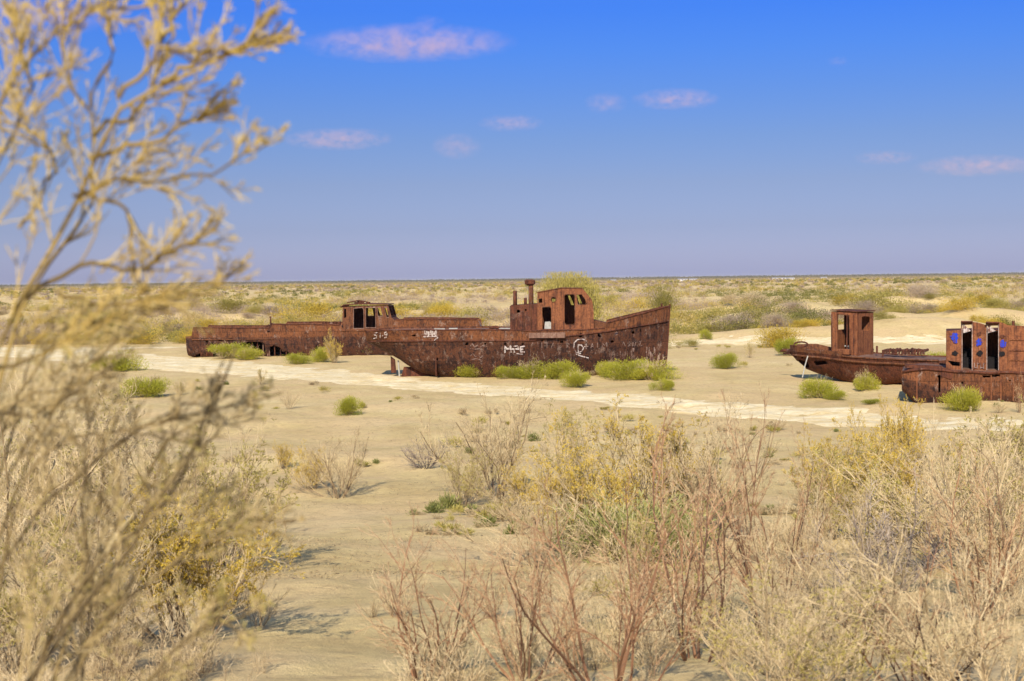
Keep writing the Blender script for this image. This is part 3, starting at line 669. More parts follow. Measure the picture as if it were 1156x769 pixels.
    G = MB(); S((531, 391), (533, 388), (536, 392), (539, 389.5), (541, 392.5), (545, 390), (548, 392), w=.9); S((530.5, 393.5), (536, 394.3), (543, 393.6), w=.8); S((531, 402), (534, 399), (536.5, 403), (540, 401), (542.5, 404), (546.5, 400.8), w=.8)
    S((532, 406), (538, 405), (544, 407), w=.7)
    G.build('scribbled_graffiti', PAINT_FADED, root)
    G = MB()
    for k in range(7): S((479.8 + k * 2.1, 373.2 + (k % 3) * .5), (479.3 + k * 2.1, 379.6 - (k % 2) * 1.2), w=2.0)
    S((478, 380.2), (494, 379.8), w=1.2); S((490, 384.5), (494.5, 381), w=1.3)
    G.build('white_paint_patch', PAINT, root)
    G = MB(); rnd = random.Random(4)
    for k in range(16):
        x = rnd.uniform(728, 750); y = rnd.uniform(391, 402); S((x, y), (x + rnd.uniform(-1, 1), y + rnd.uniform(3, 8)), w=rnd.uniform(.6, 1.5))
    for k in range(26):
        x = rnd.uniform(560, 720); y = rnd.uniform(396, 400); S((x, y), (x + rnd.uniform(-.5, .5), y + rnd.uniform(3, 9)), w=rnd.uniform(.3, .6))
    tag(G.build('flaking_paint', PAINT_FADED, root), kind='stuff')
    return h
random.seed(7)
trawler()

# ---------------- left boat: long hull with open wheelhouse
def long_boat():
    fr = Frame(380, 110, -3); root = empty('cargo_boat', fr.o, fr.rz)
    tag(root, 'long low rusted boat with open wheelhouse and torn side, left behind the trawler', 'boat', 'rusting boats stranded on the sand')
    st = [(209.5, 380.2, 402, 1.9, .12), (216.5, 379.6, 404, 2.2, .14), (217.5, 370.2, 404, 2.2, .14), (300, 370.6, 410, 2.5, .16), (306, 370, None, 2.5, .16), (308, 366, None, 2.5, .16), (385, 366.8, None, 2.5, .18), (387, 371.5, None, 2.5, .18), (443, 371.5, None, 2.45, .2),
          (446, 361.2, None, 2.4, .22), (500, 361, None, 2.1, .3), (538, 361.2, None, 1.3, .4), (541, 361.4, None, 1.15, .4), (541.5, 369, 398, 1.13, .4), (552, 372, 398, .5, .5)]
    h = Hull(fr, st, 2.5)
    holes = [[(269, 391), (274, 387), (282, 385.5), (290, 385.8), (298, 387), (299.5, 395), (297, 401), (292, 399), (287, 396), (278, 394)], [(303.5, 392), (309, 390), (317, 393), (320, 400), (322, 408), (304, 408)],
             ell(233.5, 386, 1.6, 1), ell(228, 382.3, 1.2, .6), [(256, 383), (262, 382), (264, 384), (257, 385)], [(246, 384.4), (251, 384), (251, 385.2), (247, 385.6)], ell(303, 374, 1.6, 1.4), [(221, 401), (226, 399), (228, 406), (221, 406)],
             [(318, 398), (324, 396.5), (329, 400), (329, 410), (318, 410)], [(356, 392), (358, 390), (359, 402), (355, 402)], [(240, 398), (243, 396), (262, 399), (266, 406), (240, 406)]]
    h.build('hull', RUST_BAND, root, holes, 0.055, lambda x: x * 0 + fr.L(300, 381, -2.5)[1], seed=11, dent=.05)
    h.deck('deck', RUST_PL, root, 0.25)
    X = h.X
    z1 = fr.L(300, 383, -2.5)[1]
    h.rail('rub_rail', RUST, root, lambda x: x * 0 + z1, X[1], X[5], .05, .04)
    h.rail('rub_rail', RUST, root, lambda x: x * 0 + fr.L(420, 373, -2.5)[1], X[6], X[-3], .05, .04)
    h.rail('cap_rail', RUST_DK, root, lambda x: h.top(x) + .02, X[2] + .05, X[4] - .05, .05, 0)
    h.rail('cap_rail', RUST_DK, root, lambda x: h.top(x) + .02, X[5] + .05, X[6] - .05, .06, 0, sag=.06)
    h.rail('cap_rail', RUST_DK, root, lambda x: h.top(x) + .02, X[9] + .05, X[11], .05, 0, sag=.04)
    # frames seen through the torn side
    for px in (*np.arange(224, 385, 6.5), 300.5, 302.5):
        x = fr.L(px, 380, -2.4)[0]; w = float(h.half(x, .5)); m = MB(); m.box((x, -w + .14, .9), (.06, .12, 1.7)); m.build('hull_rib', RUST_PL if 295 < px < 303 else RUST_DK, root)
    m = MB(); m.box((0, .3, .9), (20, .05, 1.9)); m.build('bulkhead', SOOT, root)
    m = MB(); x, z = fr.L(305.6, 370, -2.2); m.tube([(x, -2.2, z - .2), (x, -2.2, z + .85)], .06, 6); m.tube([(x, -2.2, z + .3), (x + .2, -2.2, z + .25)], .08, 6); m.tube([(x - .5, -2.2, z + .05), (x - .1, -2.2, z + .2)], .08, 6); m.build('mooring_post', RUST_DK, root)
    for px, w in ((366.5, .4), (370.5, .25), (378, .35), (383, .3)):
        m = MB(); x, z = fr.L(px, 366, -2); m.tube([(x, -2, z - .1), (x, -2, z + .2)], [w * .4, w * .5], 8); m.build('bollard', RUST_DK, root)
    # wheelhouse
    hw = 1.5; W = MB(); q = lambda l, ly=-hw: fr.pts(l, ly)
    prof = q([(386.2, 373), (386.8, 346.6), (437.6, 345), (441.3, 358), (446, 362), (446, 373)])
    d1 = q([(399.6, 348.5), (409, 347.6), (410.4, 350), (410.6, 370.4), (399.4, 370.4)]); d2 = q([(413.2, 347.6), (423.6, 347.6), (424, 369.6), (413.2, 369.6)])
    w1 = q([(388.4, 349), (390.8, 348.6), (391, 358.5), (388.5, 359)]); w2 = q([(426, 347.4), (429.4, 347.4), (432, 356.6), (427, 356.8)]); w3 = q([(434, 347.4), (436.4, 347.4), (439, 358), (436.6, 358)])
    xz_plate(W, prof, -hw, [d1, d2, w1, w2, w3], .05)
    f = lambda l: q(l, hw)
    xz_plate(W, prof, hw, [f([(415.6, 348), (420.5, 348), (422, 356.4), (415.4, 356.8)]), f([(426.5, 347.6), (429.5, 347.6), (432, 356), (429.5, 356)]), f([(435, 347.8), (437, 347.8), (439.2, 355.5), (437.3, 356)])], .05)
    strip(W, prof[1], prof[0], -hw + .003, hw - .003); strip(W, prof[3], prof[4], -hw + .003, hw - .003, -.04)
    wl = (Vector(prof[2]) - Vector(prof[3])).length
    strip(W, prof[3], prof[2], -hw + .003, hw - .003, -.04, [[(.1, .2), (wl - .08, .2), (wl - .08, 1.35), (.1, 1.35)], [(.1, 1.6), (wl - .08, 1.6), (wl - .08, 2.8), (.1, 2.8)]])
    W = W.build('wheelhouse', RUST, root)
    m = MB(); a = q([(384.6, 347.4), (388, 344.8), (406, 343.6), (438.8, 344.2)])
    for i in range(3): strip(m, a[i], a[i + 1], -hw - .12, hw + .12, .06)
    m.build('roof', RUST_DK, W)
    m = MB()
    for px, hgt in ((403, .18), (406, .3), (409, .22), (415, .2)):
        x, z = fr.L(px, 343.6, -1); m.box((x, -1, z + hgt / 2), (.16, .4, hgt), Matrix.Rotation(px, 3, 'Z'))
    x, z = fr.L(405, 343, -1); m.tube([(x - .9, -1, z + .1), (x, -1.1, z + .25), (x + .9, -1, z + .08)], .05, 5); m.build('roof_scrap', RUST_DK, W)
    for o_, nm in ((d1, 'door_frame'), (d2, 'door_frame'), (w2, 'window_frame'), (w3, 'window_frame')):
        m = MB(); frame_ring(m, o_, -hw - .001, .07, .05); m.build(nm, RUST_PL, W)
long_boat()

# ---------------- third boat
def tug():
    fr = Frame(966, 76, -42); root = empty('tug_boat', fr.o, fr.rz)
    tag(root, 'small rusted boat with a tall square cabin, right of centre behind the nearest boat', 'boat', 'rusting boats stranded on the sand')
    st = [(892, 396, 401, .25, .6), (894.5, 396.2, 409, .7, .55), (900, 396.8, 417, 1.05, .5), (912, 398, 423, 1.4, .45), (930, 399.5, 429, 1.6, .42), (950, 402, 435, 1.75, .38), (975, 404.5, 438, 1.8, .3),
          (1000, 405.5, 434, 1.8, .22), (1030, 406.5, 429, 1.75, .2), (1060, 407.5, 428, 1.6, .2)]
    h = Hull(fr, st, 1.8)
    holes = [ell(899, 402, 2.2, 1.6), [(897, 409), (903, 406), (912, 409), (914, 415), (905, 417), (899, 413)], ell(955, 401.5, 1.2, 1), [(918, 408), (932, 407), (935, 411), (922, 413)], ell(1012, 410, 1.6, 1.2), ell(906, 403.5, 1.6, 1.4)]
    h.build('hull', RUST_DK, root, holes, .045, seed=23, dent=.05)
    h.deck('deck', RUST_PL, root, .06, camber=.05)
    X = h.X
    h.rail('rub_rail', RUST, root, lambda x: h.top(x) - .22, X[0] + .1, X[-1], .06, .05)
    h.rail('rub_rail', RUST, root, lambda x: h.top(x) + .01, X[5], X[-1], .045, .02)
    # forward bulwark
    for sg in (-1, 1):
        x = np.linspace(X[0] + .05, X[5], 40); top = h.top(x) + np.interp(x, [X[0], X[2], X[3], X[4], X[5]], [.32, .3, .12, .2, .22]) + .03 * fbm(x / .3, x * 0, 4, 2)
        w = h.half(x, h.top(x)); V = []; 
        for a, b, t_, z in zip(x, w, top, h.top(x)): V += [(a, sg * b, z - .02), (a, sg * (b + .05), t_)]
        m = MB(); m.add(V, [(2 * i, 2 * i + 1, 2 * i + 3, 2 * i + 2) for i in range(39)]); o = m.build('bulwark', RUST, root); md = o.modifiers.new('plate', 'SOLIDIFY'); md.thickness = .03
    m = MB(); x, z = fr.L(904, 392, -.9)
    pts = [(x + .42 * math.cos(a), -.9 + .1 * math.sin(a), z + .15 + .13 * math.sin(a)) for a in np.linspace(0, 2 * math.pi, 17)]; m.tube(pts, .045, 6, False); m.build('fairlead', RUST_DK, root, True)
    m = MB(); x, z = fr.L(892, 397, 0); m.tube([(x - .62, 0, z + .02), (x - .3, 0, z + .06), (x + .4, 0, z - .02)], [.05, .11, .14], 8); m.tube([(x - .3, -.25, z - .1), (x, -.1, z - .1), (x + .3, -.2, z - .1)], .05, 6); m.build('bowsprit', RUST_DK, root, True)
    # square cabin: near corner at px 968
    b0 = Vector(fr.L(938.5, 398, -1.0)); b1 = Vector(fr.L(968, 404, -1.0)); wx = b1.x - b0.x; zb = .95; x0, x1 = b0.x, b1.x; y0 = -1.0
    zt0 = fr.L(940.5, 351.6, -1.0)[1]; zt1 = fr.L(967, 353.5, -1.0)[1]
    # depth so that the far right edge lands at px 986
    d = fr.I.to_3x3() @ ray(986, 380); t = (x1 - fr.eye.x) / d.x; y1 = (fr.eye + d * t).y
    y1 = min(max(y1, .2), 1.2); zt2 = zt1 - .02
    W = MB()
    A = lambda l: fr.pts(l, y0)
    opn = A([(945.8, 355), (958.6, 356.4), (959.2, 394.5), (946, 394)])
    xz_plate(W, [(x0, zb), (x0 + .06, zt0), (x1, zt1), (x1, zb)], y0, [opn], .05)
    far = fr.pts([(944.8, 357), (952.6, 357.6), (952.6, 371), (944.8, 370.6)], y1); far = [(min(max(a, x0 + .15), x1 - .15), b) for a, b in far]
    if far[1][0] - far[0][0] > .1: xz_plate(W, [(x0, zb), (x0 + .06, zt0), (x1, zt1), (x1, zb)], y1, [far], .05)
    else: xz_plate(W, [(x0, zb), (x0 + .06, zt0), (x1, zt1), (x1, zb)], y1, [], .05)
    def side(px, py):      # pixel on the plane lx = x1
        d = fr.I.to_3x3() @ ray(px, py); t = (x1 - fr.eye.x) / d.x; p = fr.eye + d * t; return (p.y - y0, p.z)
    wn_ = [side(*p) for p in [(973, 358), (975, 357), (981, 357.5), (982.8, 359.5), (982.3, 371.5), (980.5, 374), (975, 373.6), (972.8, 372)]]
    W.plate((x1, y0 + .003, 0), (0, 1, 0), (0, 0, 1), [(0, zb), (y1 - y0 - .006, zb), (y1 - y0 - .006, zt2), (0, zt1)], [wn_], -.05)
    W.plate((x0, y0 + .003, 0), (0, 1, 0), (0, 0, 1), [(0, zb), (y1 - y0 - .006, zb), (y1 - y0 - .006, zt0), (0, zt0)], [[(.3, zt0 - 1.0), (y1 - y0 - .4, zt0 - 1.0), (y1 - y0 - .4, zt0 - .2), (.3, zt0 - .2)]], .05)
    W = W.build('cabin', RUST_BR, root)
    m = MB(); strip(m, (x0 - .02, zt0 + .05), (x1 + .07, zt1 + .05), y0 - .08, y1 + .08, .05); m.build('roof', RUST_DK, W)
    m = MB(); frame_ring(m, opn, y0 - .001, .04, .04); m.build('door_frame', RUST, W)
    m = MB(); m.box(((x0 + x1) / 2 - .1, .1, zb + .5), (.5, .5, .9)); m.tube([((x0 + x1) / 2 - .3, -.4, zb + .95), ((x0 + x1) / 2 + .2, -.4, zb + .9)], .05, 6); m.build('control_stand', GREY, W)
    m = MB()
    for k in (.28, .6, .85): xx = x0 + (x1 - x0) * (.0 if k < .3 else k); m.box((xx + .03, y0 - .02, (zb + zt1) / 2), (.05, .04, zt1 - zb - .15))
    m.build('corner_post', RUST_DK, W)
    # clutter aft
    for c in (1008, 1019, 1030, 1040):
        m = MB(); x, z = fr.L(c, 400, .2)
        for k in range(5): jz = random.uniform(-.06, .05); m.tube([(x + .16 * k - .3, -.25, z + .02), (x + .16 * k - .3, -.2 + jz, z + .22 + jz), (x + .16 * k - .32 + jz, .35, z + .2 - jz)], .06 + abs(jz) * .5, 6)
        m.build('deck_roller', RUST_DK, root)
    m = MB(); x, z = fr.L(953, 399, -1.25); m.box((x, -1.25, z + .08), (.7, .35, .3)); m.build('hatch_box', RUST_BR, root, bevel=.03)
    m = MB(); x, z = fr.L(990, 397, 0)
    m.tube([(x, 0, z - .1), (x, 0, z + .3)], .06, 6); m.tube([(x + .8, -.9, z - .2), (x + .8, -.9, z + .15)], .05, 6); m.build('bollard', RUST_DK, root)
    m = MB(); x, z = fr.L(935, 397, -1.5); m.tube([(x, -1.5, z), (x, -1.5, z + .25)], .03, 6); x, z = fr.L(921, 407, -1.4)
    m.build('stanchion', RUST_DK, root)
    m = MB(); a = fr.L(907, 424, -1.8); b = fr.L(912, 402, -1.55); m.tube([(a[0], -1.9, a[1] - .1), ((a[0] + b[0]) / 2, -1.75, (a[1] + b[1]) / 2), (b[0], -1.55, b[1])], .035, 5); m.build('hanging_cable', GREY, root)
tug()

# ---------------- nearest boat at the right edge
def barge():
    fr = Frame(1100, 64, -17); root = empty('barge', fr.o, fr.rz)
    tag(root, 'rusted barge with blue painted discs on its tall deckhouse, cut by the right edge', 'boat', 'rusting boats stranded on the sand')
    hb = 2.0
    st = [(1018, 419, 441, 1.7, .08), (1027, 417, 450, 1.85, .1), (1036, 416.5, 460, 1.9, .12), (1045, 416, 466, 1.95, .12), (1060, 417.5, None, 2, .12), (1100, 419.5, None, 2, .12), (1156, 420.5, None, 2, .12), (1240, 421, None, 2, .14), (1300, 420, None, 1.2, .3)]
    h = Hull(fr, st, 2)
    holes = [[(1059, 424), (1061.5, 423), (1062, 440), (1060, 446)], [(1066, 421), (1070, 420), (1072, 426), (1067, 425)], [(1108, 424.3), (1128, 423), (1129, 425), (1110, 426.4)], ell(1140, 430, 1.4, 1.1), ell(1086, 432, 1.2, 1.6)]
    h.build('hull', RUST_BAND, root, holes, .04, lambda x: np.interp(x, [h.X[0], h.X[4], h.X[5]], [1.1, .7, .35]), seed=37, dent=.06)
    h.deck('deck', RUST_PL, root, .05)
    X = h.X
    h.rail('rub_rail', RUST_DK, root, lambda x: h.top(x) - .03, X[0] + .05, X[-2], .06, .03, sag=.06)
    for px in (1035, 1119, 1130, 1144, 1156, 1170):
        x, z = fr.L(px, 430, -hb); w = float(h.half(x, z)); m = MB(); m.box((x, -w - .0, .78), (.05, .05, 1.25)); m.build('hull_stiffener', RUST_BR, root)
    m = MB(); x, z = fr.L(1040, 417, -1.6); m.box((x + .1, -1.5, z + .1), (1.6, .5, .16), Matrix.Rotation(.05, 3, 'Y')); m.box((x + 1.1, -1.85, z - .15), (.5, .3, .4), Matrix.Rotation(.3, 3, 'Y')); m.build('torn_plate', RUST_DK, root)
    # deckhouse with two doorways
    y0, y1 = -1.55, 1.3; q = lambda l, ly=y0: fr.pts(l, ly); W = MB()
    prof = q([(1068, 419), (1068.3, 374), (1084.6, 372.5), (1085.2, 362.2), (1104, 364.2), (1112.8, 367), (1113.2, 363), (1127, 363.4), (1132, 364.5), (1138, 367.3), (1175, 369), (1215, 371), (1215, 421)])
    d1 = q([(1086.6, 367), (1097, 366.6), (1097, 417.6), (1086.6, 417)]); d2 = q([(1114.4, 368), (1126.6, 367.6), (1126.8, 418.6), (1114.4, 418)])
    tri = q([(1069.6, 407), (1083.6, 409), (1083.4, 413.4), (1075, 412.8)]); w1 = q([(1153, 376), (1163, 376), (1163, 388), (1153, 388)])
    xz_plate(W, prof, y0, [d1, d2, tri], .05)
    zf = min(p[1] for p in prof[1:12]); zb = prof[0][1]
    xz_plate(W, [(prof[0][0], zb), (prof[0][0], prof[1][1]), (prof[12][0], prof[11][1]), (prof[12][0], prof[12][1])], y1, [], .05)
    strip(W, prof[1], prof[0], y0 + .003, y1 - .003)
    W_ = W.build('deckhouse', RUST_BR, root)
    m = MB(); strip(m, (prof[1][0], prof[1][1] - .03), (prof[11][0], prof[11][1] - .03), y0 + .06, y1 - .003, .04); m.build('roof', RUST_DK, W_)  # roof added to keep sun out, so the deckhouse interior stays dark
    # tall door recesses standing proud of the roof, with leaning leaf
    for (pa, pb, tp) in ((1085.4, 1097.4, 362.2), (1113.4, 1127.2, 363.2)):
        m = MB(); a = fr.L(pa, tp, y0); b = fr.L(pb, tp + .6, y0)
        m.box(((a[0] + b[0]) / 2, y0 - .16, a[1] - .06), (b[0] - a[0] + .05, .3, .05), Matrix.Rotation(-.25, 3, 'X')); 
        m.build('door_hood', RUST_DK, W_)
        m = MB()
        for px in (pa + .6, pb): x, z = fr.L(px, 418, y0); m.box((x, y0 - .04, (z + a[1]) / 2 - .03), (.03, .07, a[1] - z - .06))
        m.build('door_jamb', LIT_EDGE, W_)
        m = MB(); x, z = fr.L(pa + 1.8, 368, y0)  # added pale triangle, stands in for sand seen through the gap
        m.add([(x, y0 - .06, z + .1), (x + .32, y0 - .06, z - .22), (x, y0 - .06, z - .32), (x, y0 - .04, z + .1), (x + .32, y0 - .04, z - .22), (x, y0 - .04, z - .32)], [(0, 1, 2), (5, 4, 3), (0, 3, 4, 1), (1, 4, 5, 2), (2, 5, 3, 0)]); m.build('sand_glimpse', PAINT, W_)
    m = MB()
    for py in (385, 397, 408):
        a = fr.L(1139, py - 1.5, y0); b = fr.L(1212, py, y0); m.tube([(a[0], y0 - .03, a[1]), (b[0], y0 - .03, b[1])], .028, 4)
    m.build('wall_ribbing', RUST_BR, W_)
    for px in (1069.2, 1098.3, 1112, 1128.6, 1139):
        m = MB(); x, z = fr.L(px, 417, y0); _, z2 = fr.L(px, 370 if px > 1070 else 375, y0); m.box((x, y0 - .02, (z + z2) / 2), (.04, .04, z2 - z)); m.build('wall_stiffener', RUST_BR, W_)
    def blob(cx, cy, rx, ry, mat, nm, seed, ly=y0 - .05):
        rn = random.Random(seed); n = 22; o_ = [(cx + rx * math.cos(6.283 * k / n) * rn.uniform(.62, 1.18), cy + ry * math.sin(6.283 * k / n) * rn.uniform(.62, 1.18)) for k in range(n)]
        m = MB(); m.plate((0, ly, 0), (1, 0, 0), (0, 0, 1), fr.pts(o_, ly), (), -.02); m.build(nm, mat, W_)
    blob(1077.6, 380, 4.6, 5.2, BLUE, 'blue_disc', 1); blob(1078.5, 385.5, 2.2, 3.0, BLUE, 'blue_disc', 5, y0 - .055)
    blob(1105, 386.4, 3.7, 4.6, BLUE, 'blue_disc', 2); blob(1132.6, 388.6, 3.9, 4.6, BLUE, 'blue_disc', 3)
    blob(1105.5, 377, 2.6, 2.6, RUST_DK, 'soot_mark', 4); blob(1106, 399, 3.5, 3.4, SOOT, 'soot_mark', 6); blob(1131, 399.5, 4.0, 3.6, SOOT, 'soot_mark', 7); blob(1131, 380, 3.2, 2.0, RUST_DK, 'soot_mark', 8)
    blob(1078, 399, 4, 3.0, SOOT, 'soot_mark', 9)
    # faded lettering low on the middle panel
    m = MB(); ly = y0 - .06
    for k, c in enumerate((1100, 1103.5, 1107, 1110.3)):
        x, z = fr.L(c, 413, ly); m.box((x, ly, z), (.035, .02, .26)); m.box((x + .05, ly + .002, z + (.1 if k % 2 else -.08)), (.09, .02, .035))
    m.build('faded_letters', PAINT_FADED, W_)
    m = MB(); x, z = fr.L(1144, 367, 0); m.tube([(x, 0, z - .2), (x, 0, z + .18)], .07, 8); m.build('roof_vent', RUST_DK, W_)
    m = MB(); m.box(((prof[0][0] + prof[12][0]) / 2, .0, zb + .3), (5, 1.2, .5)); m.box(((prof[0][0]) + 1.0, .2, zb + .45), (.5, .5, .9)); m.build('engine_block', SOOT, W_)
barge()

#=====PLANTS=====
def place_plant(name, mesh_pair, px, base, top_py, native_h, label, cat_, group, rz=None, wscale=1.0, names=('branches', 'foliage')):
    h = None
    pz = at(px, top_py, base.y).z; h = max(0.15, pz - base.z); s = h / native_h
    r = empty(name, (base.x, base.y, gh(base.x, base.y)), rz if rz is not None else random.uniform(0, 6.28)); r.scale = (s * wscale, s * wscale, s)
    tag(r, label, cat_, group)
    for nm, me in zip(names, mesh_pair):
        if me: link(nm, me, r)
    return r
def kind(seed, wood_m, leaf_m, **kw):
    (wv, wf, wt), fol = shrub_geo(seed, 1.0, **kw)
    zmax = np.percentile(wv[:, 2], 99.3); a = np_mesh('branches', wv, wf, wood_m, False, wt); b = np_mesh('foliage', *fol[:2], leaf_m, False, fol[2]) if fol else None
    return (a, b), zmax
# variants at unit height
GREEN_LV = ((8, .45, 15, 50), (6, .5, 20, 55))
L_SAGE = plant_mat('leaf_sage', [(0, (0.14, 0.15, 0.04)), (0.5, (0.30, 0.30, 0.09)), (1, (0.48, 0.43, 0.17))])
def soft_bush(seed, mat, tint, lumps=13, n=11000, h=.8):
    (wv, wf, wt), _ = shrub_geo(seed, .85, nst=30, spread=1.25, levels=((6, .45, 15, 50), (4, .5, 20, 55)), r0=.008, rmin=.003, wob=.2)
    rng = np.random.default_rng(seed); V, F, T = dome_geo(rng, n, 1.0, h, .10, .0075, lumps, tint, .10); hz = V[:, 2].max()
    up = np.repeat(T.reshape(-1, 4).mean(1) + (V[:, 2].reshape(-1, 4).mean(1) / hz - .5) * .25, 4)   # younger, yellower tips
    return (np_mesh('branches', wv, wf, W_PALE, False, wt), np_mesh('foliage', V, F, mat, False, np.clip(up, 0, 1))), float(np.percentile(V[:, 2], 98.5))
K_GREEN = [soft_bush(100 + i, L_GREEN, (.45, .55, .4, .6, .5)[i], (9, 14, 18, 11, 7)[i], 11000, (.8, .7, .9, .65, 1.0)[i]) for i in range(5)]
K_SAGE = [soft_bush(110, L_SAGE, .5, 14, 6000)]
K_YEL = [kind(120 + i, W_PALE, L_YEL, nst=18, spread=.85, levels=((8, .5, 15, 45), (6, .5, 15, 50), (3, .5, 15, 50)), r0=.010, rmin=.0014, wob=.16, leaf=dict(n=8, l=.024, w=.0032, also=True, clump=.22)) for i in range(3)]
K_PALE = [kind(140 + i, W_PALE, L_DRY, nst=13, spread=.95, levels=((8, .5, 12, 42), (6, .5, 15, 50), (3, .5, 15, 55)), r0=.010, rmin=.0013, wob=.15, leaf=dict(n=2, l=.03, w=.0035, frac=.5)) for i in range(3)]
K_OLIVE = [kind(160 + i, W_PALE, L_OLIVE, nst=16, spread=.9, levels=((8, .5, 12, 42), (6, .5, 15, 50), (3, .5, 15, 55)), r0=.010, rmin=.0013, wob=.15, leaf=dict(n=4, l=.035, w=.004, clump=.35)) for i in range(3)]
K_RED = [kind(180 + i, W_RED, L_DRY, nst=9, spread=.75, levels=((6, .5, 18, 45), (5, .45, 20, 55), (4, .42, 20, 55)), r0=.0105, rmin=.0013, wob=.16, up=.05, leaf=dict(n=2, l=.018, w=.0025, frac=.35)) for i in range(4)]
K_GREYD = [kind(200 + i, W_GREY, None, nst=16, spread=1.2, levels=((7, .5, 20, 50), (5, .5, 20, 60)), r0=.014, rmin=.003, wob=.22) for i in range(2)]

G_HULL = 'green bushes growing against the boats'
# green bushes along the hulls and on the open sand: px, base py, top py, width scale, kind list, label
SPOT = [
 (488, 421.5, 411, 1.0, K_GREEN, 'short green bush under the trawler stern, leftmost along its hull'),
 (533, 426, 409, 1.1, K_GREEN, 'round bright green bush against the trawler hull below the scribbled paint'),
 (575, 427, 412, 1.3, K_GREEN, 'low green bush against the hull below the white graffiti'),
 (602, 427, 408, 1.2, K_GREEN, 'green bush against the hull below the trawler engine casing'),
 (634, 428, 406, 1.2, K_GREEN, 'tall green bush against the hull left of the painted emblem'),
 (651, 437, 418, 1.0, K_GREEN, 'rounded green bush standing out on the sand below the painted emblem'),
 (687, 425, 407, 1.0, K_GREEN, 'darker green bush at the hull right of the painted emblem'),
 (713, 428, 404, 1.4, K_GREEN, 'widest bright green bush under the trawler bow'),
 (736, 429, 408, 1.0, K_GREEN, 'green bush right under the stem of the trawler'),
 (749, 441, 427, 1.2, K_GREEN, 'small yellow-green bush on the sand in front of the trawler bow'),
 (258, 405, 386, 1.4, K_GREEN, 'green bush at the torn side of the long boat'),
 (280, 406, 392, 1.3, K_GREEN, 'low green bush right beside the dark hole in the long boat'),
 (335, 411, 398, 1.3, K_GREEN, 'low green bush on the sand before the middle of the long boat'),
 (378, 410, 374, .62, K_YEL, 'tall yellow-green bush in front of the long boat wheelhouse'),
 (362, 409, 391, 1.0, K_GREEN, 'green bush left of the tall yellow-green one at the long boat'),
 (408, 401, 388, 1.2, K_GREEN, 'green bush in the gap between the long boat and the trawler stern'),
 (162, 448, 425, 1.15, K_GREEN, 'round green bush alone on open sand at left'),
 (203, 446, 428, .9, K_OLIVE, 'paler bush right beside the round green one on open sand'),
 (130, 419, 396, 1.0, K_GREEN, 'green and grey bush on the far side of the pale track at left'),
 (393, 469, 446, .8, K_GREEN, 'small upright green bush on open sand below the trawler stern'),
 (320, 529, 500, .8, K_YEL, 'small yellow-green bush on bare sand near the close branches'),
 (327, 462, 438, .7, K_PALE, 'small dead twiggy bush on open sand'),
 (820, 416, 397, .9, K_GREEN, 'green tuft on open sand right of the trawler bow'),
 (847, 404, 383, .6, K_OLIVE, 'small olive bush between the trawler and the square cabin boat'),
 (797, 383, 371, .8, K_GREEN, 'tiny green bush on the far track right of the bow'),
 (890, 402, 380, .7, K_GREEN, 'green bush at the pointed left end of the square cabin boat'),
 (921, 449, 426, .9, K_GREEN, 'leafy green bush on sand before the square cabin boat'),
 (944, 452, 440, 1.2, K_GREEN, 'low grassy tuft right of the leafy bush before the square cabin boat'),
 (976, 440, 421, .75, K_GREEN, 'yellow-green bush at the hull below the square cabin'),
 (998, 430, 412, .8, K_YEL, 'ochre bush against the right half of the square cabin boat'),
 (1058, 417, 396, 1.1, K_GREEN, 'green bush growing between the two right hand boats'),
 (1089, 464, 436, .8, K_GREEN, 'spiky green bush against the barge hull'),
 (985, 456, 450, 2.0, K_GREEN, 'low creeping green patch left of the barge end'),
 (1128, 466, 452, 1.4, K_PALE, 'dry pale tuft at the foot of the barge'),
 (1150, 466, 420, .4, K_RED, 'thin reddish sapling in front of the barge hull'),
 (250, 432, 414, .8, K_PALE, 'small grey tuft before the left end of the long boat'),
 (295, 434, 416, .6, K_OLIVE, 'tiny olive tuft on the pale track'),
]
random.seed(11)
for i, (px, bpy_, tpy, ws, K, lab) in enumerate(SPOT):
    mp, zm = K[i % len(K)]; b = ground_at(px, bpy_)
    if K is K_GREEN: tpy = bpy_ - (bpy_ - tpy) * .86
    place_plant('shrub', mp, px, b, tpy, zm, lab, 'bush', None, None, ws * (.82 if K is K_GREEN else 1))

